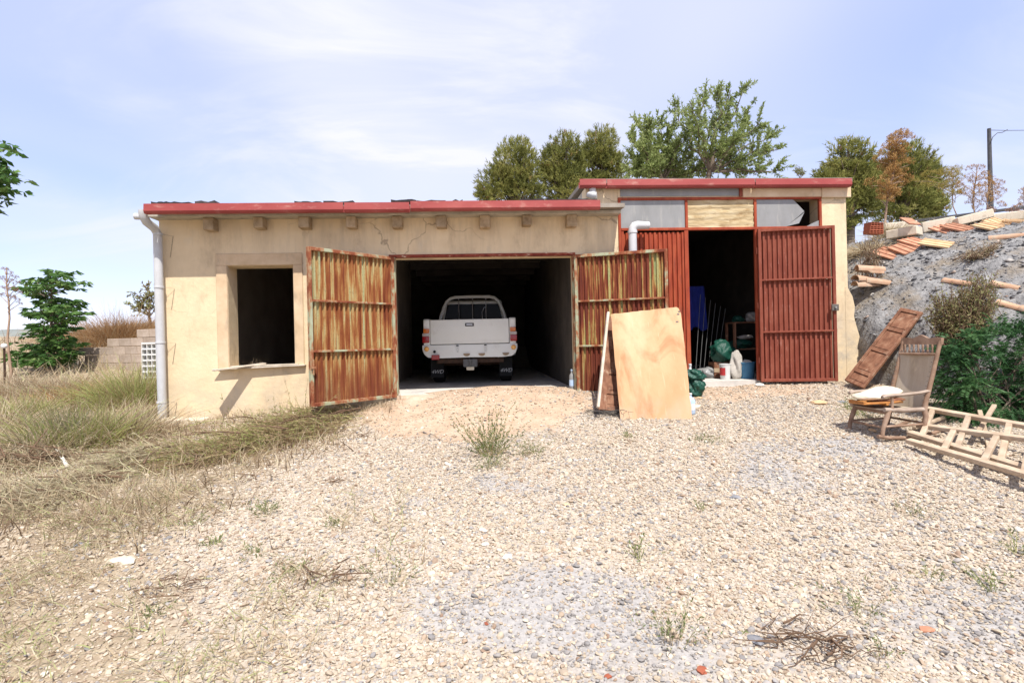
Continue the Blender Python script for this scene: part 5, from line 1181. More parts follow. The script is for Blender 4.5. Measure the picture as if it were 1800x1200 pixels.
def pine(label, ells, Y, base_px, n, seed):
    r = np.random.default_rng(seed); ctr = at(base_px, 400, Y); gz = float(G(ctr.x, Y)); base = np3((ctr.x, Y, gz))
    t = thing('pine_tree', label, 'pine tree', base, 0, 'pine trees behind the buildings')
    P = []; tip = []
    w = np.array([e[2] * e[3] for e in ells], float); w /= w.sum()
    for (cx, cy, rx, ry), ww in zip(ells, w):
        k = int(n * ww); c = np3(at(cx, cy, Y)); s = np3((rx, rx * .95, ry)) / FPX * Y
        d = rvec(k, r); rad = r.random(k) ** .38
        lump = 1 + .30 * fbm(d[:, 0] * 1.6 + cx, d[:, 2] * 1.6 + d[:, 1] * 1.3 + cy, 1.7, 3, seed)
        P.append(c + d * (rad * lump)[:, None] * s); tip.append(d)
    P = np.concatenate(P); D = np.concatenate(tip); n = len(P)
    keep = fbm(P[:, 0] * 1.5 + P[:, 1], P[:, 2] * 1.5 - P[:, 1] * .5, 1.5, 3, seed + 4) > -.22
    P, D = P[keep], D[keep]; n = len(P); k = 11
    dirs = nrm(D * .7 + np3((0, 0, .55)) + r.normal(size=(n, 3)) * .25)
    base_t = np.clip(.45 + .5 * fbm(P[:, 0], P[:, 2], 2.0, 3, seed + 9) + r.normal(0, .16, n), 0, .93)
    base_t = np.where(r.random(n) < .015, 1, base_t)
    dd = nrm(np.repeat(dirs, k, 0) + r.normal(size=(n * k, 3)) * .55)
    off = np.repeat(P, k, 0) + np.repeat(dirs, k, 0) * r.uniform(-.10, .10, (n * k, 1))
    V, F, T = blades(off, dd, r.uniform(.09, .17, n * k), np.full(n * k, .026), np.zeros((n * k, 3)), np.repeat(base_t, k), 1, r)
    np_mesh('crown', V, F, 'pine', T, t, base)
    top = max(e[1] - e[3] for e in ells); top = at(ells[0][0], min(e[1] - e[3] * .7 for e in ells), Y)
    tr = MB(); tr.tube([base + np3((0, 0, -.1)), (base + np3(top)) / 2 + np3((.08, 0, 0)), np3(top)], [.16, .10, .02], 8)
    for i in r.choice(len(P), 70):
        p = P[i]; z0 = base[2] + (p[2] - base[2]) * .72; f = (z0 - base[2]) / max(.1, top.z - base[2]); q = base * (1 - f) + np3(top) * f
        tr.tube([q, (q + p) / 2 + np3((0, 0, .1)), p], [.035, .025, .008], 5, cap=False)
    tr.build('trunk', 'bark', t, origin=base, smooth=60)
pine('leftmost rounded pine rising behind the low garage roof', [(907, 290, 40, 48), (872, 324, 34, 38), (924, 334, 36, 42), (852, 340, 18, 18)], 24, 900, 4200, 1)
pine('middle taller pine behind the low garage roof', [(988, 281, 36, 50), (963, 298, 22, 36), (992, 333, 46, 42), (1018, 292, 10, 28)], 24.6, 985, 4200, 2)
pine('third pine from the left, just left of the almond trees', [(1054, 266, 34, 44), (1038, 306, 32, 42), (1078, 306, 32, 42)], 25.2, 1055, 4000, 3)
pine('broad pine right of the shed roof, left of the tall dried stalk', [(1490, 284, 42, 42), (1458, 318, 26, 34), (1510, 338, 42, 50), (1482, 370, 34, 36)], 17.5, 1492, 4200, 4)
pine('rightmost pine, behind the tall dried fennel stalk', [(1588, 298, 50, 44), (1632, 318, 22, 36), (1580, 358, 56, 44), (1640, 366, 24, 24)], 18.3, 1585, 4400, 5)
def limb(mb, a, b, r0, r1, r, wob=.06, n=6):
    a, b = np3(a), np3(b); L = np.linalg.norm(b - a); pts = [a + (b - a) * t + r.normal(size=3) * wob * L * math.sin(math.pi * t) * .5 for t in np.linspace(0, 1, n)]
    mb.tube(pts, list(np.linspace(r0, r1, n)), 6, cap=False); return np.array(pts)
def leafy_tree(name, label, cat, Y, base_px, fork, tips, mat, seed, twigs=16, tl=(.45, .95), leaf=(.085, .024), per=20, r0=.11, group=None, up=.5, spread=.55, droop=.1):
    r = np.random.default_rng(seed); f = np3(at(*fork, Y)); gz = float(G(f[0], Y)); base = np3((at(base_px, 400, Y).x, Y, gz))
    t = thing(name, label, cat, base, 0, group); mb = MB(); limb(mb, base - np3((0, 0, .1)), f, r0, r0 * .75, r, .04)
    C, A = [], []
    for (px, py, dy) in tips:
        e = np3(at(px, py, Y + dy)); pts = limb(mb, f, e, r0 * .36, .010, r, .10, 8)
        for q in range(twigs):
            s = r.uniform(.22, 1.0); i = min(6, int(s * 7)); p = pts[i] + (pts[i + 1] - pts[i]) * (s * 7 - i)
            d = nrm(nrm(e - f) * .55 + np3((0, 0, up)) + r.normal(size=3) * spread); L = r.uniform(*tl) * (1.15 - .5 * s)
            pe = p + d * L - np3((0, 0, droop * L)); tw = limb(mb, p, pe, .008, .003, r, .08, 4)
            u = r.random(per); j = np.minimum((u * 3).astype(int), 2)
            C.append(tw[j] + (tw[j + 1] - tw[j]) * (u * 3 - j)[:, None]); A.append(d + r.normal(size=(per, 3)) * .65 - np3((0, 0, .15)))
    C, A = np.concatenate(C), np.concatenate(A); n = len(C)
    tint = np.clip(.5 + .45 * fbm(C[:, 0] * 1.2, C[:, 2] * 1.2, 1.5, 3, seed) + r.normal(0, .2, n), 0, 1)
    V, F, T = leaves(C, A, leaf[0] * r.uniform(.7, 1.3, n), leaf[1] * r.uniform(.8, 1.2, n), tint, .2, r)
    mb.build('trunk', 'bark', t, origin=base, smooth=60); np_mesh('crown', V, F, mat, T, t, base)
    return t
leafy_tree('almond_tree', 'tall airy almond tree with upswept branches behind the shed roof', 'tree', 18, 1243, (1247, 300),
           [(1182, 180, .5), (1213, 178, -.6), (1240, 172, .9), (1262, 165, -.4), (1285, 158, .3), (1303, 150, 0), (1317, 185, .8), (1335, 215, -.7), (1352, 240, .5), (1372, 262, 0), (1345, 270, 1), (1368, 300, -.5), (1330, 300, .2), (1225, 215, -1), (1275, 215, 1.0), (1300, 240, -1)], 'almond', 12, 20, (.45, 1.05), (.13, .038), 42)
leafy_tree('almond_tree', 'dense bushy almond tree left of the airy one, behind the shed roof', 'tree', 18.8, 1160, (1165, 315),
           [(1105, 235, 0), (1122, 218, .6), (1140, 222, -.6), (1160, 212, .4), (1182, 225, 0), (1205, 235, -.6), (1110, 275, .5), (1130, 262, -.8), (1155, 258, .8), (1190, 262, .6), (1215, 270, -.3), (1235, 295, .4), (1108, 300, 0), (1140, 295, -1), (1180, 295, 1), (1260, 300, .5), (1310, 305, .8)], 'almond', 13, 24, (.35, .9), (.13, .042), 44)
leafy_tree('small_tree', 'thin tree with brownish foliage half hidden by the downpipe', 'tree', 20, 262, (262, 556), [(240, 515, 0), (258, 497, .3), (275, 505, -.3), (245, 535, .2), (285, 530, 0), (232, 538, -.3), (268, 520, .2)], 'dryleaf', 14, 9, (.25, .6), (.12, .05), 14, .06)
leafy_tree('pine_sapling', 'tiny conifer tip showing above the right end of the shed roof', 'tree', 22, 1407, (1407, 315), [(1405, 293, 0), (1412, 302, .1), (1399, 303, -.1)], 'pine', 15, 8, (.15, .35), (.10, .02), 14, .04)
# leafy green shrub at the left, tiers of drooping palmate leaves
def palmate_tree(label, Y, base_px, top_py, tiers, seed, name='broadleaf_shrub', leaf=(.17, .062), cat='shrub', nl=9):
    r = np.random.default_rng(seed); tp = np3(at(base_px, top_py, Y)); gz = float(G(tp[0], Y)); base = np3((tp[0], Y, gz))
    t = thing(name, label, cat, base); mb = MB(); limb(mb, base - np3((0, 0, .1)), tp, .05, .012, r, .05); C, A, Ts = [], [], []
    for (px, py, dy) in tiers:
        e = np3(at(px, py, Y + dy)); f = np.clip((e[2] - .25 - gz) / (tp[2] - gz), .15, .95); s = base * (1 - f) + tp * f
        br = limb(mb, s, e, .014, .005, r, .10, 5)
        for q in range(5):
            u = r.uniform(.55, 1.08); c = s + (e - s) * u + r.normal(size=3) * np3((.10, .10, .05)); base_d = nrm(e - s + r.normal(size=3) * .3)
            for k in range(nl):
                a = (k / (nl - 1) - .5) * 3.6; d = np3((base_d[0] * math.cos(a) - base_d[1] * math.sin(a), base_d[0] * math.sin(a) + base_d[1] * math.cos(a), -.28 + r.normal() * .18))
                C.append(c + nrm(d) * .02); A.append(d)
            Ts += [r.normal(.5, .2)] * nl
    C, A = np.array(C), np.array(A); n = len(C)
    V, F, T = leaves(C, A, leaf[0] * r.uniform(.7, 1.2, n), leaf[1] * r.uniform(.8, 1.2, n), np.clip(np.array(Ts) + r.normal(0, .12, n), 0, 1), .12, r)
    mb.build('trunk', 'bark', t, origin=base, smooth=60); np_mesh('foliage', V, F, 'maple', T, t, base)
rr_ = random.Random(8); tiers = []
for (py, x0, x1, n) in ((483, 66, 122, 6), (497, 38, 150, 8), (510, 36, 60, 3), (526, 64, 112, 6), (534, 116, 152, 5), (546, 42, 128, 8), (556, 100, 152, 6), (574, 50, 122, 9), (592, 60, 130, 8), (604, 34, 134, 11), (620, 18, 138, 13), (636, 28, 126, 10)):
    for k in range(n): tiers.append((x0 + (x1 - x0) * (k + .5) / n + rr_.uniform(-4, 4), py + rr_.uniform(-6, 6), rr_.uniform(-.8, .8)))
palmate_tree('dark green layered leafy shrub left of the garage', 13, 88, 486, tiers, 4)
# overhanging branch of a tree that stands just outside the left edge
tl_ = []
for k in range(44): tl_.append((rr_.uniform(-85, -8), rr_.uniform(252, 340), rr_.uniform(-.35, .35)))
tl_ += [(10, 262, 0), (14, 292, .1), (2, 338, 0), (-2, 248, .1), (0, 318, -.1), (4, 278, .1), (-10, 300, 0), (-6, 262, .1), (-8, 328, 0)]
palmate_tree('dark leafy branch hanging into view at the upper left edge', 5.6, -70, 235, tl_, 6, 'overhanging_tree', (.085, .045), 'tree', 7)

# dried giant fennel: stalk with umbels, each umbel a part
def umbel_mesh(mat, seed):
    r = np.random.default_rng(seed); n = 26; d = nrm(np.stack([r.normal(size=n), r.normal(size=n), r.uniform(.15, 1.1, n)], 1)); z = np.zeros((n, 3))
    a = blades(z, d, np.full(n, 1.0), np.full(n, .035), np.zeros((n, 3)), r.uniform(.1, .5, n), 1, r)
    m = n * 9; c = np.repeat(d, 9, 0) + r.normal(size=(m, 3)) * .13
    b = leaves(c, rvec(m, r) + np3((0, 0, .6)), r.uniform(.10, .2, m), np.full(m, .13), r.uniform(.2, 1, m), .2, r)
    V, F, T = join([a, b]); o = np_mesh('umbel', V, F, mat, T); return o
umb = {}
for mt in ('umbel', 'umbelred', 'umbelyellow'): umb[mt] = umbel_mesh(mt, len(mt))
used_umb = set()
def fennel(label, Y, base, top, heads, mat, r0=.022, group='dried giant fennel stalks'):
    b = np3(at(*base, Y)); g_ = float(G(b[0], b[1])); b[2] = min(b[2], g_) if b[2] > g_ else b[2]; tp = np3(at(*top, Y)); r = np.random.default_rng(int(base[0]))
    t = thing('giant_fennel', label, 'plant', b, 0, group); mb = MB(); st = limb(mb, b - np3((0, 0, .15)), tp, r0, r0 * .35, r, .03, 8)
    for (px, py, s) in heads:
        e = np3(at(px, py, Y + r.uniform(-.25, .25))); f = np.clip((e[2] - b[2] - .22) / max(.2, tp[2] - b[2]), .2, .97); q = b + (tp - b) * f
        limb(mb, q, e - np3((0, 0, s * .9)), r0 * .3, r0 * .18, r, .05, 4)
        o = umb[mat] if mat not in used_umb else None
        if o is None: o = bpy.data.objects.new('umbel', umb[mat].data); COL.objects.link(o)
        used_umb.add(mat); o.parent = t; o.location = Vector(e - np3((0, 0, s * .75)) - b); o.scale = (s, s, s); d_ = nrm(e - q); o.rotation_euler = (d_[1] * -.6, d_[0] * .6, r.uniform(0, 6))
    mb.build('stem', 'stalk', t, origin=b, smooth=60)
rf = random.Random(21)
hd = [(rf.gauss(1573 - (py - 258) * .12, 9 + 6 * math.sin((py - 225) / 40)), py, rf.uniform(.10, .15)) for py in np.linspace(230, 346, 60)]
fennel('tall rusty brown dried fennel in front of the right pines', 11.8, (1547, 400), (1577, 245), hd, 'umbel', .03)
fennel('dried fennel with round open heads just left of the utility pole', 12.2, (1702, 378), (1718, 292), [(1708, 292, .10), (1722, 292, .10), (1731, 303, .10), (1705, 306, .10), (1715, 312, .11), (1725, 310, .1), (1740, 312, .11), (1694, 318, .12), (1712, 325, .11), (1727, 322, .1), (1697, 333, .13), (1714, 340, .1), (1708, 351, .12), (1718, 357, .1)], 'umbel', .025)
fennel('dried fennel overlapping the foot of the utility pole', 12.0, (1722, 376), (1742, 318), [(1738, 320, .11), (1748, 325, .11), (1755, 318, .1), (1733, 330, .11), (1744, 336, .12), (1757, 332, .11), (1725, 340, .1), (1735, 348, .11), (1752, 345, .1), (1757, 356, .1)], 'umbel', .02)
fennel('yellowish fennel with crowded heads right of the pines', 12.6, (1686, 376), (1673, 300), [(rf.uniform(1655, 1690), rf.uniform(292, 340), rf.uniform(.09, .12)) for _ in range(22)] + [(1646, 300, .1), (1630, 302, .11), (1628, 316, .11), (1607, 313, .09), (1640, 320, .1)], 'umbelyellow', .02)
fennel('dried fennel at the right edge above the bank', 11.5, (1806, 372), (1799, 330), [(1795, 335, .11), (1803, 345, .11), (1797, 358, .12), (1805, 330, .1), (1790, 362, .1)], 'umbel', .02)
fennel('low dried fennel head resting on the posts', 10.2, (1742, 380), (1738, 368), [(1735, 366, .13), (1783, 366, .13), (1776, 372, .12), (1790, 370, .1)], 'umbelred', .02)
fennel('reddish dried fennel stalk at the far left edge', 12, (16, 650), (12, 470), [(8, 470, .07), (18, 478, .07), (26, 484, .07), (4, 486, .08), (16, 490, .08), (30, 494, .07), (24, 505, .08), (8, 503, .08), (32, 510, .07), (20, 518, .09), (28, 522, .07), (2, 515, .08), (34, 530, .06)], 'umbelred', .03)

# ------------------------------------------------------------ grasses
def tuft(base, n, rad, h, lean, mat, r, tint=(.3, .9), width=.005, droop=.5, name=None, label=None, cat='shrub', group=None, tip=0.0, segs=4, stem=True):
    base = np3(base); p = r.normal(size=(n, 2)) * rad * .45; X = base[0] + p[:, 0]; Yv = base[1] + p[:, 1]
    B = np.stack([X, Yv, G(X, Yv)], 1); out = np.concatenate([p / max(rad, 1e-3) * .8, np.full((n, 1), 1.0)], 1) + r.normal(size=(n, 3)) * .22 + np3(lean)
    L = h * r.uniform(.45, 1.1, n); bend = r.normal(size=(n, 3)) * .18 + np.concatenate([p / max(rad, 1e-3) * droop * .5, np.full((n, 1), -droop * .45)], 1)
    return blades(B, out, L, np.full(n, width) * r.uniform(.6, 1.4, n), bend, r.uniform(*tint, n), segs, r, tip)
rg = np.random.default_rng(77)
def sprigs(tuf, r, k, size, w, mat_t=(.4, 1.0), segs=4):       # leaf pairs along ribbons
    V = tuf[0].reshape(-1, 2 * (segs + 1), 3); mid = V[:, ::2] * .5 + V[:, 1::2] * .5; n = len(mid)
    i = r.integers(0, n, n * k); u = r.uniform(.15, 1, n * k) * segs; j = np.minimum(u.astype(int), segs - 1)
    c = mid[i, j] + (mid[i, j + 1] - mid[i, j]) * (u - j)[:, None]; d = nrm(mid[i, -1] - mid[i, 0]) + r.normal(size=(n * k, 3)) * .6
    return leaves(c, d, size * r.uniform(.6, 1.3, n * k), np.full(n * k, w), r.uniform(*mat_t, n * k), .2, r)
def bush(name, label, px, py, n, rad, h, mat, tint, group=None, leafy=None, leafmat=None, lean=(0, 0, 0), droop=.5, width=.012, tip=0., cat='shrub', Y=None, squash=None):
    b = ground_at(px, py) if Y is None else (lambda q: Vector((q.x, Y, float(G(q.x, Y)))))(at(px, py, Y))
    T_ = tuft(b, n, rad, h, lean, mat, rg, tint, width, droop, tip=tip)
    if leafy is None:
        return tag(np_mesh(name, *T_[:2], mat, T_[2], None, b), label, cat, group)
    t = thing(name, label, cat, b, 0, group); np_mesh('stems', *T_[:2], mat, T_[2], t, b)
    V, F, T = sprigs(T_, rg, *leafy); np_mesh('leaves', V, F, leafmat or mat, T, t, b); return t
GB = 'broom clumps left of the garage'
bush('broom_clump', 'dense green broom clump against the garage corner by the downpipe', 236, 706, 1500, .62, .78, 'broom', (.25, 1.), GB, droop=.35, tip=.1, lean=(-.15, 0, 0))
bush('broom_clump', 'yellow green broom clump in the middle of the dry weeds', 130, 785, 900, .50, .70, 'broom', (.3, 1.), GB, droop=.5, tip=.15)
bush('broom_clump', 'dark green low broom clump at the left edge', 40, 735, 650, .5, .5, 'broom', (.3, .95), GB, droop=.55, tip=.05)
bush('broom_clump', 'smaller green broom clump right of the yellow green one', 178, 778, 420, .35, .45, 'broom', (.2, .9), GB, droop=.6, tip=.1)
GD = 'dry brown weeds left of the garage'
for k, a in enumerate(((215, 772, 800, .45, .62, 'tan dry weed clump below the corner broom'), (105, 690, 800, .7, .6, 'brown dry weed clump in front of the leafy shrub'), (165, 700, 700, .7, .5, 'reddish dry weed clump before the block wall'), (20, 690, 700, .7, .6, 'pale dry weed clump at the far left edge'), (62, 800, 700, .38, .5, 'grey feathery weed at the left in front of the green clump'), (262, 745, 700, .28, .38, 'greyish weed clump at the foot of the downpipe'), (5, 760, 600, .45, .55, 'straw coloured clump cut by the left edge'))):
    bush('dry_weed_clump', a[5], a[0], a[1], a[2], a[3], a[4], 'straw' if k != 2 else 'orangegrass', (.05, .95), GD, droop=.7, width=.012)
bush('orange_dry_bush', 'wide orange brown dry bush on the rise behind the block wall', 212, 600, 5200, 1.25, 1.25, 'orangegrass', (.1, .9), Y=17.5, droop=.6, width=.014)
bush('orange_dry_bush', 'smaller grey green dry bush left of the orange one', 165, 606, 1500, .9, .7, 'straw', (.2, 1.0), Y=17.0, droop=.6, width=.014)
# dry grass covering the left ground
def field(n, xr, yr, h, mask, mat, tint, width, droop=.5, lying=0.0, head=None):
    X = rg.uniform(*xr, n); Yv = rg.uniform(*yr, n); k = (rg.random(n) < mask(X, Yv)) & (np.abs(X) < Yv * 1.02 + .4); X, Yv = X[k], Yv[k]; n = len(X)
    B = np.stack([X, Yv, G(X, Yv)], 1); up = rg.normal(size=(n, 3)) * .45; up[:, 2] = np.abs(up[:, 2]) * (1 - lying) + (1 - lying) + .06
    if head is not None: up[:, :2] += np.array(head)[None] * rg.uniform(.3, 1.2, (n, 1))
    if lying: up[:, :2] += rg.normal(size=(n, 2)) * lying
    hh = h(X, Yv) * rg.uniform(.4, 1.15, n); B[:, 2] += lying * rg.uniform(0, .05, n)
    t = np.clip(rg.uniform(*tint, n) + .35 * fbm(X, Yv, .9, 3, 31), 0, 1)
    return blades(B, up, hh, np.full(n, width) * rg.uniform(.6, 1.4, n), rg.normal(size=(n, 3)) * .25 + np3((0, 0, -droop * .5)), t, 3, rg)
hgt = lambda x, y: .12 + .17 * sstep(-.1, .3, fbm(x, y, .7, 3, 40)) + .10 * sstep(8, 12, y)
lm = lambda x, y: litter_mask(x, y) * np.where((y > 8.25) & (x > -5.2), 0, 1) * (.45 + .55 * sstep(-.25, .15, fbm(x, y, 1.1, 3, 44)))
a = field(20000, (-9.5, -1.6), (3.6, 10.0), hgt, lm, 'straw', (.0, .85), .010)
b = field(6000, (-21, -5.4), (10.0, 20), lambda x, y: hgt(x, y) * 1.5, lambda x, y: np.ones_like(x), 'straw', (.1, .9), .022)
tag(np_mesh('dry_grass', *join([a, b])[:2], 'straw', join([a, b])[2]), kind='stuff')
V, F, T = field(7000, (-5.8, -1.0), (2.0, 6.6), lambda x, y: .17 + 0 * x, lambda x, y: litter_mask(x, y) * sstep(-.2, .1, fbm(x, y, 1.0, 3, 50)), 'greystraw', (.0, .9), .006, .2, .9, (-.5, -.2))
tag(np_mesh('cut_grass', V, F, 'greystraw', T), kind='stuff')
V, F, T = field(24000, (-5.2, 3.5), (1.9, 7.5), lambda x, y: .06 + .09 * litter_mask(x, y), lambda x, y: np.clip(.05 + .95 * litter_mask(x + .6, y), 0, 1) * sstep(-.15, .2, fbm(x, y, 1.5, 3, 52)), 'straw', (.0, .85), .0045, .1, .85)
tag(np_mesh('straw_litter', V, F, 'straw', T), kind='stuff')
fm_ = lambda x, y: sstep(-.2, -1.5, x + .35 * (y - 2) * .6) * sstep(-.12, .22, fbm(x, y, 1.7, 3, 57)) * np.where(y < 4.9, 1, 0)
V, F, T = field(20000, (-5.0, .2), (1.9, 5.0), lambda x, y: .13 + .16 * sstep(0, .3, fbm(x, y, 1.1, 2, 58)), fm_, 'straw', (.15, .85), .006, .35, .55, (-.2, -.1))
T = np.where(rg.random(len(T) // 8).repeat(8) < .22, .97, T)
tag(np_mesh('thin_dry_grass', V, F, 'straw', T), kind='stuff')
V, F, T = field(9000, (5.2, 13), (4.8, 14), lambda x, y: .10 + .14 * sstep(.0, .3, fbm(x, y, .8, 2, 61)), lambda x, y: sstep(.3, 1.2, bank_s(x, y)) * (sstep(.10, .30, fbm(x, y, 1.0, 3, 60)) + .9 * sstep(2.6, 3.4, bank_s(x, y))) * np.where(x < 5.6 - (y - 8.6) * .06, 0, 1), 'straw', (.2, .95), .006)
tag(np_mesh('bank_grass', V, F, 'straw', T), kind='stuff')
# heaps of cut broom in front of the wall
def cut_pile(label, pa, pb, wid, n, h, L, heading, tint, mat='broom', tip=.35, name='cut_broom_pile'):
    A, B_ = ground_at(*pa), ground_at(*pb); u = rg.random(n); c = np3(A)[None] * (1 - u[:, None]) + np3(B_)[None] * u[:, None]
    c[:, :2] += rg.normal(size=(n, 2)) * wid * .42; env = np.clip(1 - ((c[:, :2] - (np3(A) + (np3(B_) - np3(A)) * u[:, None])[:, :2]) ** 2).sum(1) / wid ** 2, 0, 1)
    c[:, 2] = G(c[:, 0], c[:, 1]) + rg.random(n) * h * env * (np.sin(u * math.pi) * .7 + .3)
    d = np.concatenate([np.array(heading)[None] + rg.normal(size=(n, 2)) * .55, rg.normal(.10, .22, (n, 1))], 1)
    T_ = blades(c, d, rg.uniform(*L, n), rg.uniform(.005, .013, n), rg.normal(size=(n, 3)) * .2 + np3((0, 0, -.25)), np.clip(rg.uniform(*tint, n) + .3 * fbm(c[:, 0], c[:, 1], 2.0, 2, 70), 0, 1), 4, rg, tip * rg.uniform(.2, 1.2, n))
    o = (A + B_) / 2; t = thing(name, label, 'brush pile', o, 0, 'heaps of cut broom'); np_mesh('stems', *T_[:2], mat, T_[2], t, o)
    V, F, T = sprigs(T_, rg, 4, .06, .009, (.2, 1.0)); np_mesh('sprigs', V, F, mat, T, t, o)
    mb = MB(); r = random.Random(int(pa[0]))
    for _ in range(16):
        p = A.lerp(B_, r.random()) + Vector((r.gauss(0, wid * .35), r.gauss(0, wid * .3), h * r.uniform(.3, .9))); d_ = Vector((heading[0] + r.gauss(0, .5), heading[1] + r.gauss(0, .5), r.gauss(0, .15))).normalized() * r.uniform(.25, .6)
        mb.tube([p, p + d_ * .4 + Vector((r.gauss(0, .03), r.gauss(0, .03), .02)), p + d_], [.012, .009, .005], 5)
    mb.build('woody_branches', 'twig', t, origin=o)
cut_pile('big brown and green heap of cut broom in front of the left garage door', (585, 738), (400, 800), .55, 2600, .27, (.25, .65), (-.8, -.45), (.0, .62))
cut_pile('low browner heap of cut broom left of the big one', (420, 790), (330, 815), .42, 1000, .13, (.25, .55), (-.6, -.6), (.0, .5))
cut_pile('pale grey green mat of cut grass stems below the downpipe', (300, 790), (180, 850), .5, 900, .12, (.25, .55), (-.7, -.35), (.2, .8), 'greystraw', .3, 'cut_grass_heap')
cut_pile('wide flattened grey mat of cut stems at the left edge', (150, 860), (10, 900), .6, 850, .10, (.25, .5), (-.7, -.1), (.1, .7), 'greystraw', .25, 'cut_grass_heap')
cut_pile('brown dead stems at the left edge above the flattened mat', (110, 815), (0, 830), .35, 800, .18, (.2, .45), (-.6, .1), (.0, .5), 'straw', .2, 'cut_grass_heap')
# tall thin dry grass and weeds along the wall foot
for k, (px, py, n, h, lb) in enumerate(((500, 716, 60, .62, 'sparse tall dry grass at the wall right of the window'), (470, 722, 45, .5, 'thin dry grass arcs below the window'), (372, 718, 22, .42, 'single thin dark weed on the wall left of the window'), (420, 716, 70, .2, 'low green weeds at the wall foot'), (330, 716, 90, .18, 'yellow green weeds beside the concrete strip'), (640, 720, 160, .22, 'greyish weeds under the open left garage door'), (675, 715, 110, .2, 'pale weeds at the right foot of the left garage door'), (600, 722, 160, .25, 'dark weeds under the middle of the left garage door'))):
    bush('wall_weed', lb, px, py, n, .16 if n > 50 else .06, h, 'straw' if k not in (3, 4) else 'broom', (.2, .9), 'weeds along the wall', droop=.6, width=.004, cat='weed')
p = fworld(W(440), .12, wz0 + .0); T_ = blades(np.repeat(np3(p)[None], 70, 0) + rg.normal(size=(70, 3)) * np3((.12, .05, 0)), np.concatenate([rg.normal(size=(70, 2)) * .8, rg.uniform(.3, 1, (70, 1))], 1), rg.uniform(.05, .16, 70), np.full(70, .003), rg.normal(size=(70, 3)) * .3, rg.uniform(.2, .8, 70), 3, rg)
tag(np_mesh('dry_sprig', *T_[:2], 'straw', T_[2], None, p), 'tangle of dry grass lying on the window sill', 'grass tuft')
# weeds in the gravel
GW = 'weeds growing in the gravel'
bush('green_weed', 'bushy green plant with brown tips alone in mid gravel', 866, 800, 70, .14, .52, 'broom', (.35, .7), GW, (26, .026, .009, (.2, .75)), 'weed', droop=.1, width=.006, cat='weed')
bush('green_weed', 'pale low plant right behind the bushy one', 935, 802, 40, .12, .26, 'straw', (.3, .95), GW, (12, .02, .007, (.3, .9)), 'weed', droop=.2, width=.004, cat='weed')
for a in ((864, 822, 60, .10, .16, 'greyish sprig at the foot of the bushy green plant'), (1125, 985, 14, .03, .24, 'slender upright weed in the front middle gravel'), (1231, 898, 8, .02, .13, 'tiny upright weed in the right middle gravel'), (685, 1030, 26, .10, .28, 'yellow green weed leaning right in front left gravel'), (1180, 1130, 34, .09, .26, 'pale straw coloured weed standing at the front centre right'), (1515, 1085, 24, .10, .22, 'yellowish weed in the front right gravel'), (1745, 1040, 24, .06, .18, 'green weed near the right edge of the gravel'), (1635, 1015, 14, .06, .10, 'small green weed right of centre gravel'), (1605, 905, 26, .10, .10, 'pale low grass patch below the ladders'), (345, 920, 20, .05, .08, 'small bright green rosette left of the gravel'), (375, 960, 20, .05, .07, 'small green rosette below the first one'), (440, 975, 24, .08, .08, 'grey green rosette in the straw edge'), (590, 925, 20, .07, .08, 'low green weed left of the gravel middle'), (465, 905, 40, .10, .14, 'yellow grass tuft at the straw edge'), (1105, 770, 30, .06, .10, 'small greyish tuft below the hardboard'), (1245, 775, 70, .20, .07, 'flat brown weed mat right of the hardboard'), (1520, 735, 60, .16, .28, 'green weeds growing under the rocking chair'), (1495, 720, 40, .12, .18, 'small weeds left of the rocking chair'), (270, 1080, 18, .05, .07, 'small green sprout at lower left'), (520, 1010, 30, .14, .10, 'brownish weed beside the dead branch'), (1560, 1160, 12, .05, .12, 'small weed at the bottom right gravel'), (1790, 975, 20, .06, .2, 'green weed cut by the right edge')):
    pale = any(w_ in a[5] for w_ in ('yellow', 'pale', 'brown', 'grey'))
    bush('gravel_weed', a[5], a[0], a[1], a[2], a[3], a[4], 'straw' if pale else 'broom', (.45, .98) if pale else (.5, .9), GW, (7 if a[4] > .12 else 4, .022, .007, (.25, 1.0)), 'weed', droop=.3, width=.0035, cat='weed')
for (px, py, n, L, lb) in ((570, 1020, 26, (.12, .35), 'dead brown branch lying in the front left gravel'), (320, 1035, 24, (.08, .28), 'dead twisted root left of the dead branch'), (1430, 1140, 46, (.10, .28), 'scatter of dead twigs at the front right'), (585, 850, 9, (.1, .25), 'curved dead twig at the edge of the broom heap'), (460, 845, 7, (.12, .25), 'bowed dead twig under the broom heap'), (640, 768, 9, (.08, .22), 'forked dead twig right of the broom heap')):
    p = ground_at(px, py); tag(twig_heap('dead_branch', p + Vector((0, 0, .015)), n, .09, .018, 'twig', random.Random(px), .006, L), lb, 'dead branch', 'dead branches on the ground')
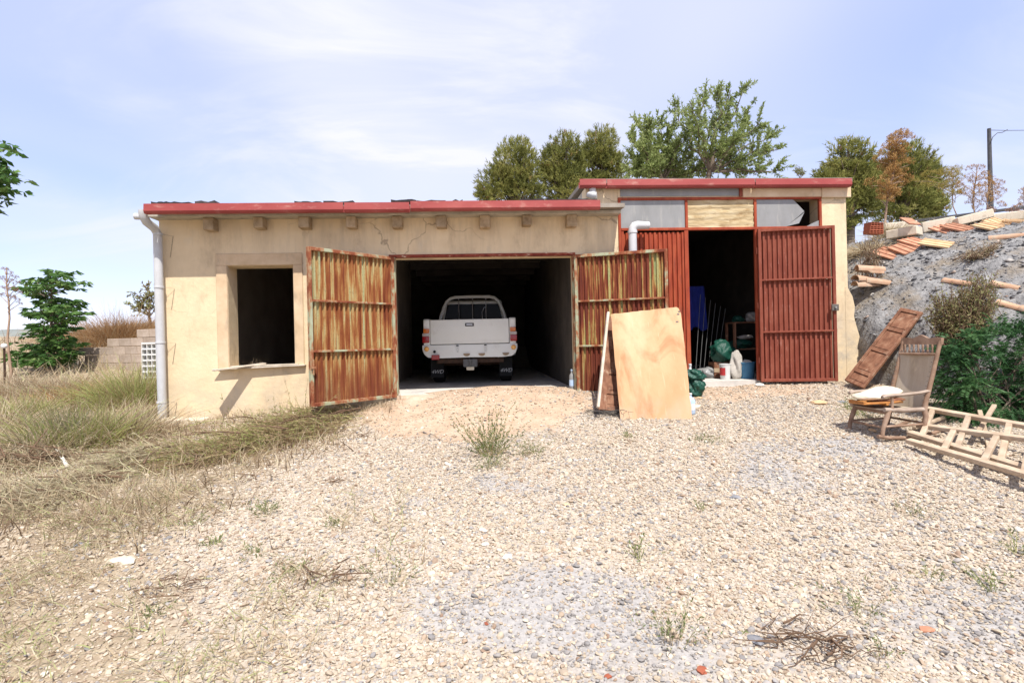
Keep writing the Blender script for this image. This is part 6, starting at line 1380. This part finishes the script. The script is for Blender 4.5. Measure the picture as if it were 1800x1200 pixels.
# pepper bush at the right edge
def pepper(label, lobes, Y, base_px, base_py, n, seed):
    r = np.random.default_rng(seed); b = np3(at(base_px, base_py, Y)); b[2] = float(G(b[0], b[1])); t = thing('pepper_bush', label, 'shrub', b); mb = MB()
    P = []
    for cx, cy, rx, ry, k in lobes:
        c = np3(at(cx, cy, Y)); s = np3((rx, rx * .9, ry)) / FPX * Y; d = rvec(k, r); P.append(c + d * (r.random((k, 1)) ** .45) * s)
    P = np.concatenate(P); n = len(P); P[:, 2] = np.maximum(P[:, 2], G(P[:, 0], P[:, 1]) + .05)
    for i in r.choice(n, 60): limb(mb, b + r.normal(size=3) * np3((.15, .1, 0)), P[i], .014, .004, r, .12, 5)
    out = nrm(P - (b + np3((0, 0, .25)))); D = nrm(out * .8 + r.normal(size=(n, 3)) * .5 + np3((0, -.15, -.25))); L = r.uniform(.14, .26, n); K = 13
    mids = blades(P, D, L, np.full(n, .004), np.tile(np3((0, 0, -.35)), (n, 1)), r.uniform(.2, .5, n), 2, r)
    u = np.linspace(.1, 1, K); C = P[:, None] + D[:, None] * (L[:, None] * u)[..., None] + np3((0, 0, -.35)) * (L[:, None] * u ** 2)[..., None]
    S = nrm(np.cross(D, r.normal(size=(n, 3)) * .35 + np3((0, 0, 1)))); parts = [mids]; tint = np.clip(.5 + .5 * fbm(P[:, 0] * 3, P[:, 2] * 3, 1.0, 3, seed) + r.normal(0, .15, n), 0, 1)
    for sg in (-1, 1):
        ax = D[:, None] * .55 + S[:, None] * sg + np.zeros_like(C) + np3((0, 0, -.2)); parts.append(leaves(C.reshape(-1, 3), ax.reshape(-1, 3), np.full(n * K, .050), np.full(n * K, .012), np.repeat(tint, K), .1, r))
    V, F, T = join(parts); mb.build('branches', 'bark', t, origin=b); np_mesh('foliage', V, F, 'pepper', T, t, b)
pepper('feathery dark green pepper bush at the right edge before the bank', [(1697, 622, 36, 30, 110), (1690, 680, 38, 36, 150), (1772, 640, 50, 40, 150), (1770, 700, 55, 32, 190), (1720, 718, 60, 18, 130), (1795, 585, 36, 26, 80), (1722, 596, 22, 14, 30), (1664, 632, 16, 24, 26), (1750, 575, 14, 10, 10)], 6.35, 1735, 735, 0, 3)
# twiggy half dry shrub and paler bush above it
def twiggy(label, lobes, Y, base_px, base_py, n, seed, mat='dryleaf', leaf=(.034, .018), per=9, name='dry_shrub'):
    r = np.random.default_rng(seed); b = np3(at(base_px, base_py, Y)); b[2] = float(G(b[0], b[1])); t = thing(name, label, 'shrub', b); mb = MB(); C = []; A = []
    for cx, cy, rx, ry, k in lobes:
        c = np3(at(cx, cy, Y)); s = np3((rx, rx * .8, ry)) / FPX * Y
        for _ in range(k):
            e = c + rvec(1, r)[0] * r.random() ** .4 * s; f = b + r.normal(size=3) * np3((.12, .12, .0)); e[2] = max(e[2], float(G(e[0], e[1])) + .08)
            pts = limb(mb, f, e, .006, .0025, r, .12, 6); m = per
            u = r.uniform(.35, 1, m) * 5; j = np.minimum(u.astype(int), 4); C.append(pts[j] + (pts[j + 1] - pts[j]) * (u - j)[:, None] + r.normal(size=(m, 3)) * .02); A.append(r.normal(size=(m, 3)) + np3((0, 0, .3)))
    C, A = np.concatenate(C), np.concatenate(A); n = len(C)
    V, F, T = leaves(C, A, leaf[0] * r.uniform(.6, 1.3, n), np.full(n, leaf[1]), r.random(n), .2, r); mb.build('branches', 'twig', t, origin=b); np_mesh('foliage', V, F, mat, T, t, b)
twiggy('half dry twiggy shrub with olive leaves on the bank above the pepper bush', [(1660, 540, 36, 45, 110), (1710, 520, 45, 40, 120), (1700, 565, 45, 30, 90), (1730, 490, 30, 25, 40)], 7.15, 1690, 605, 0, 9, per=26)
twiggy('pale yellowish dry bush high on the right of the bank', [(1720, 462, 42, 28, 80), (1740, 440, 25, 20, 30)], 8.2, 1722, 492, 0, 10, 'straw', (.03, .008), 16)
twiggy('small pale bush on the slope beside the shed wall', [(1530, 430, 20, 22, 45)], 9.3, 1530, 452, 0, 11, 'straw', (.03, .008), 12)
# straw sheaves on the crest behind the bricks
for (px, py, Y, n, rad, h, ln, lb) in ((1512, 412, 10.4, 900, .38, .36, (-1.2, -.5, -.2), 'pale straw heap drooping over the crest beside the shed'), (1563, 396, 10.9, 700, .20, .46, (0, 0, .5), 'upright straw sheaf behind the hollow bricks')):
    b = at(px, py, Y); b.z = float(G(b.x, b.y)); T_ = tuft(b, n, rad, h, ln, 'straw', rg, (.5, .88), .016, .9); tag(np_mesh('straw_sheaf', *T_[:2], 'straw', T_[2], None, b), lb, 'straw')
# far hills beyond the left horizon
M['hill'] = nmat('far_hill', [(.3, (.16, .18, .17)), (.7, (.24, .25, .22))], .02, rough=1, bmp=0)
hx = np.linspace(-900, -150, 60); rows = []
for k, (yy, hh) in enumerate(((560, 0), (620, .7), (700, 1), (800, .4), (900, 0))):
    rows.append([(x, yy, 4 + hh * (26 + 16 * float(vnoise(x, 0, .012, 3)) + 8 * float(vnoise(x, 0, .04, 5)))) for x in hx])
tag(MB().grid(rows).build('hills', 'hill', smooth=80), kind='structure')
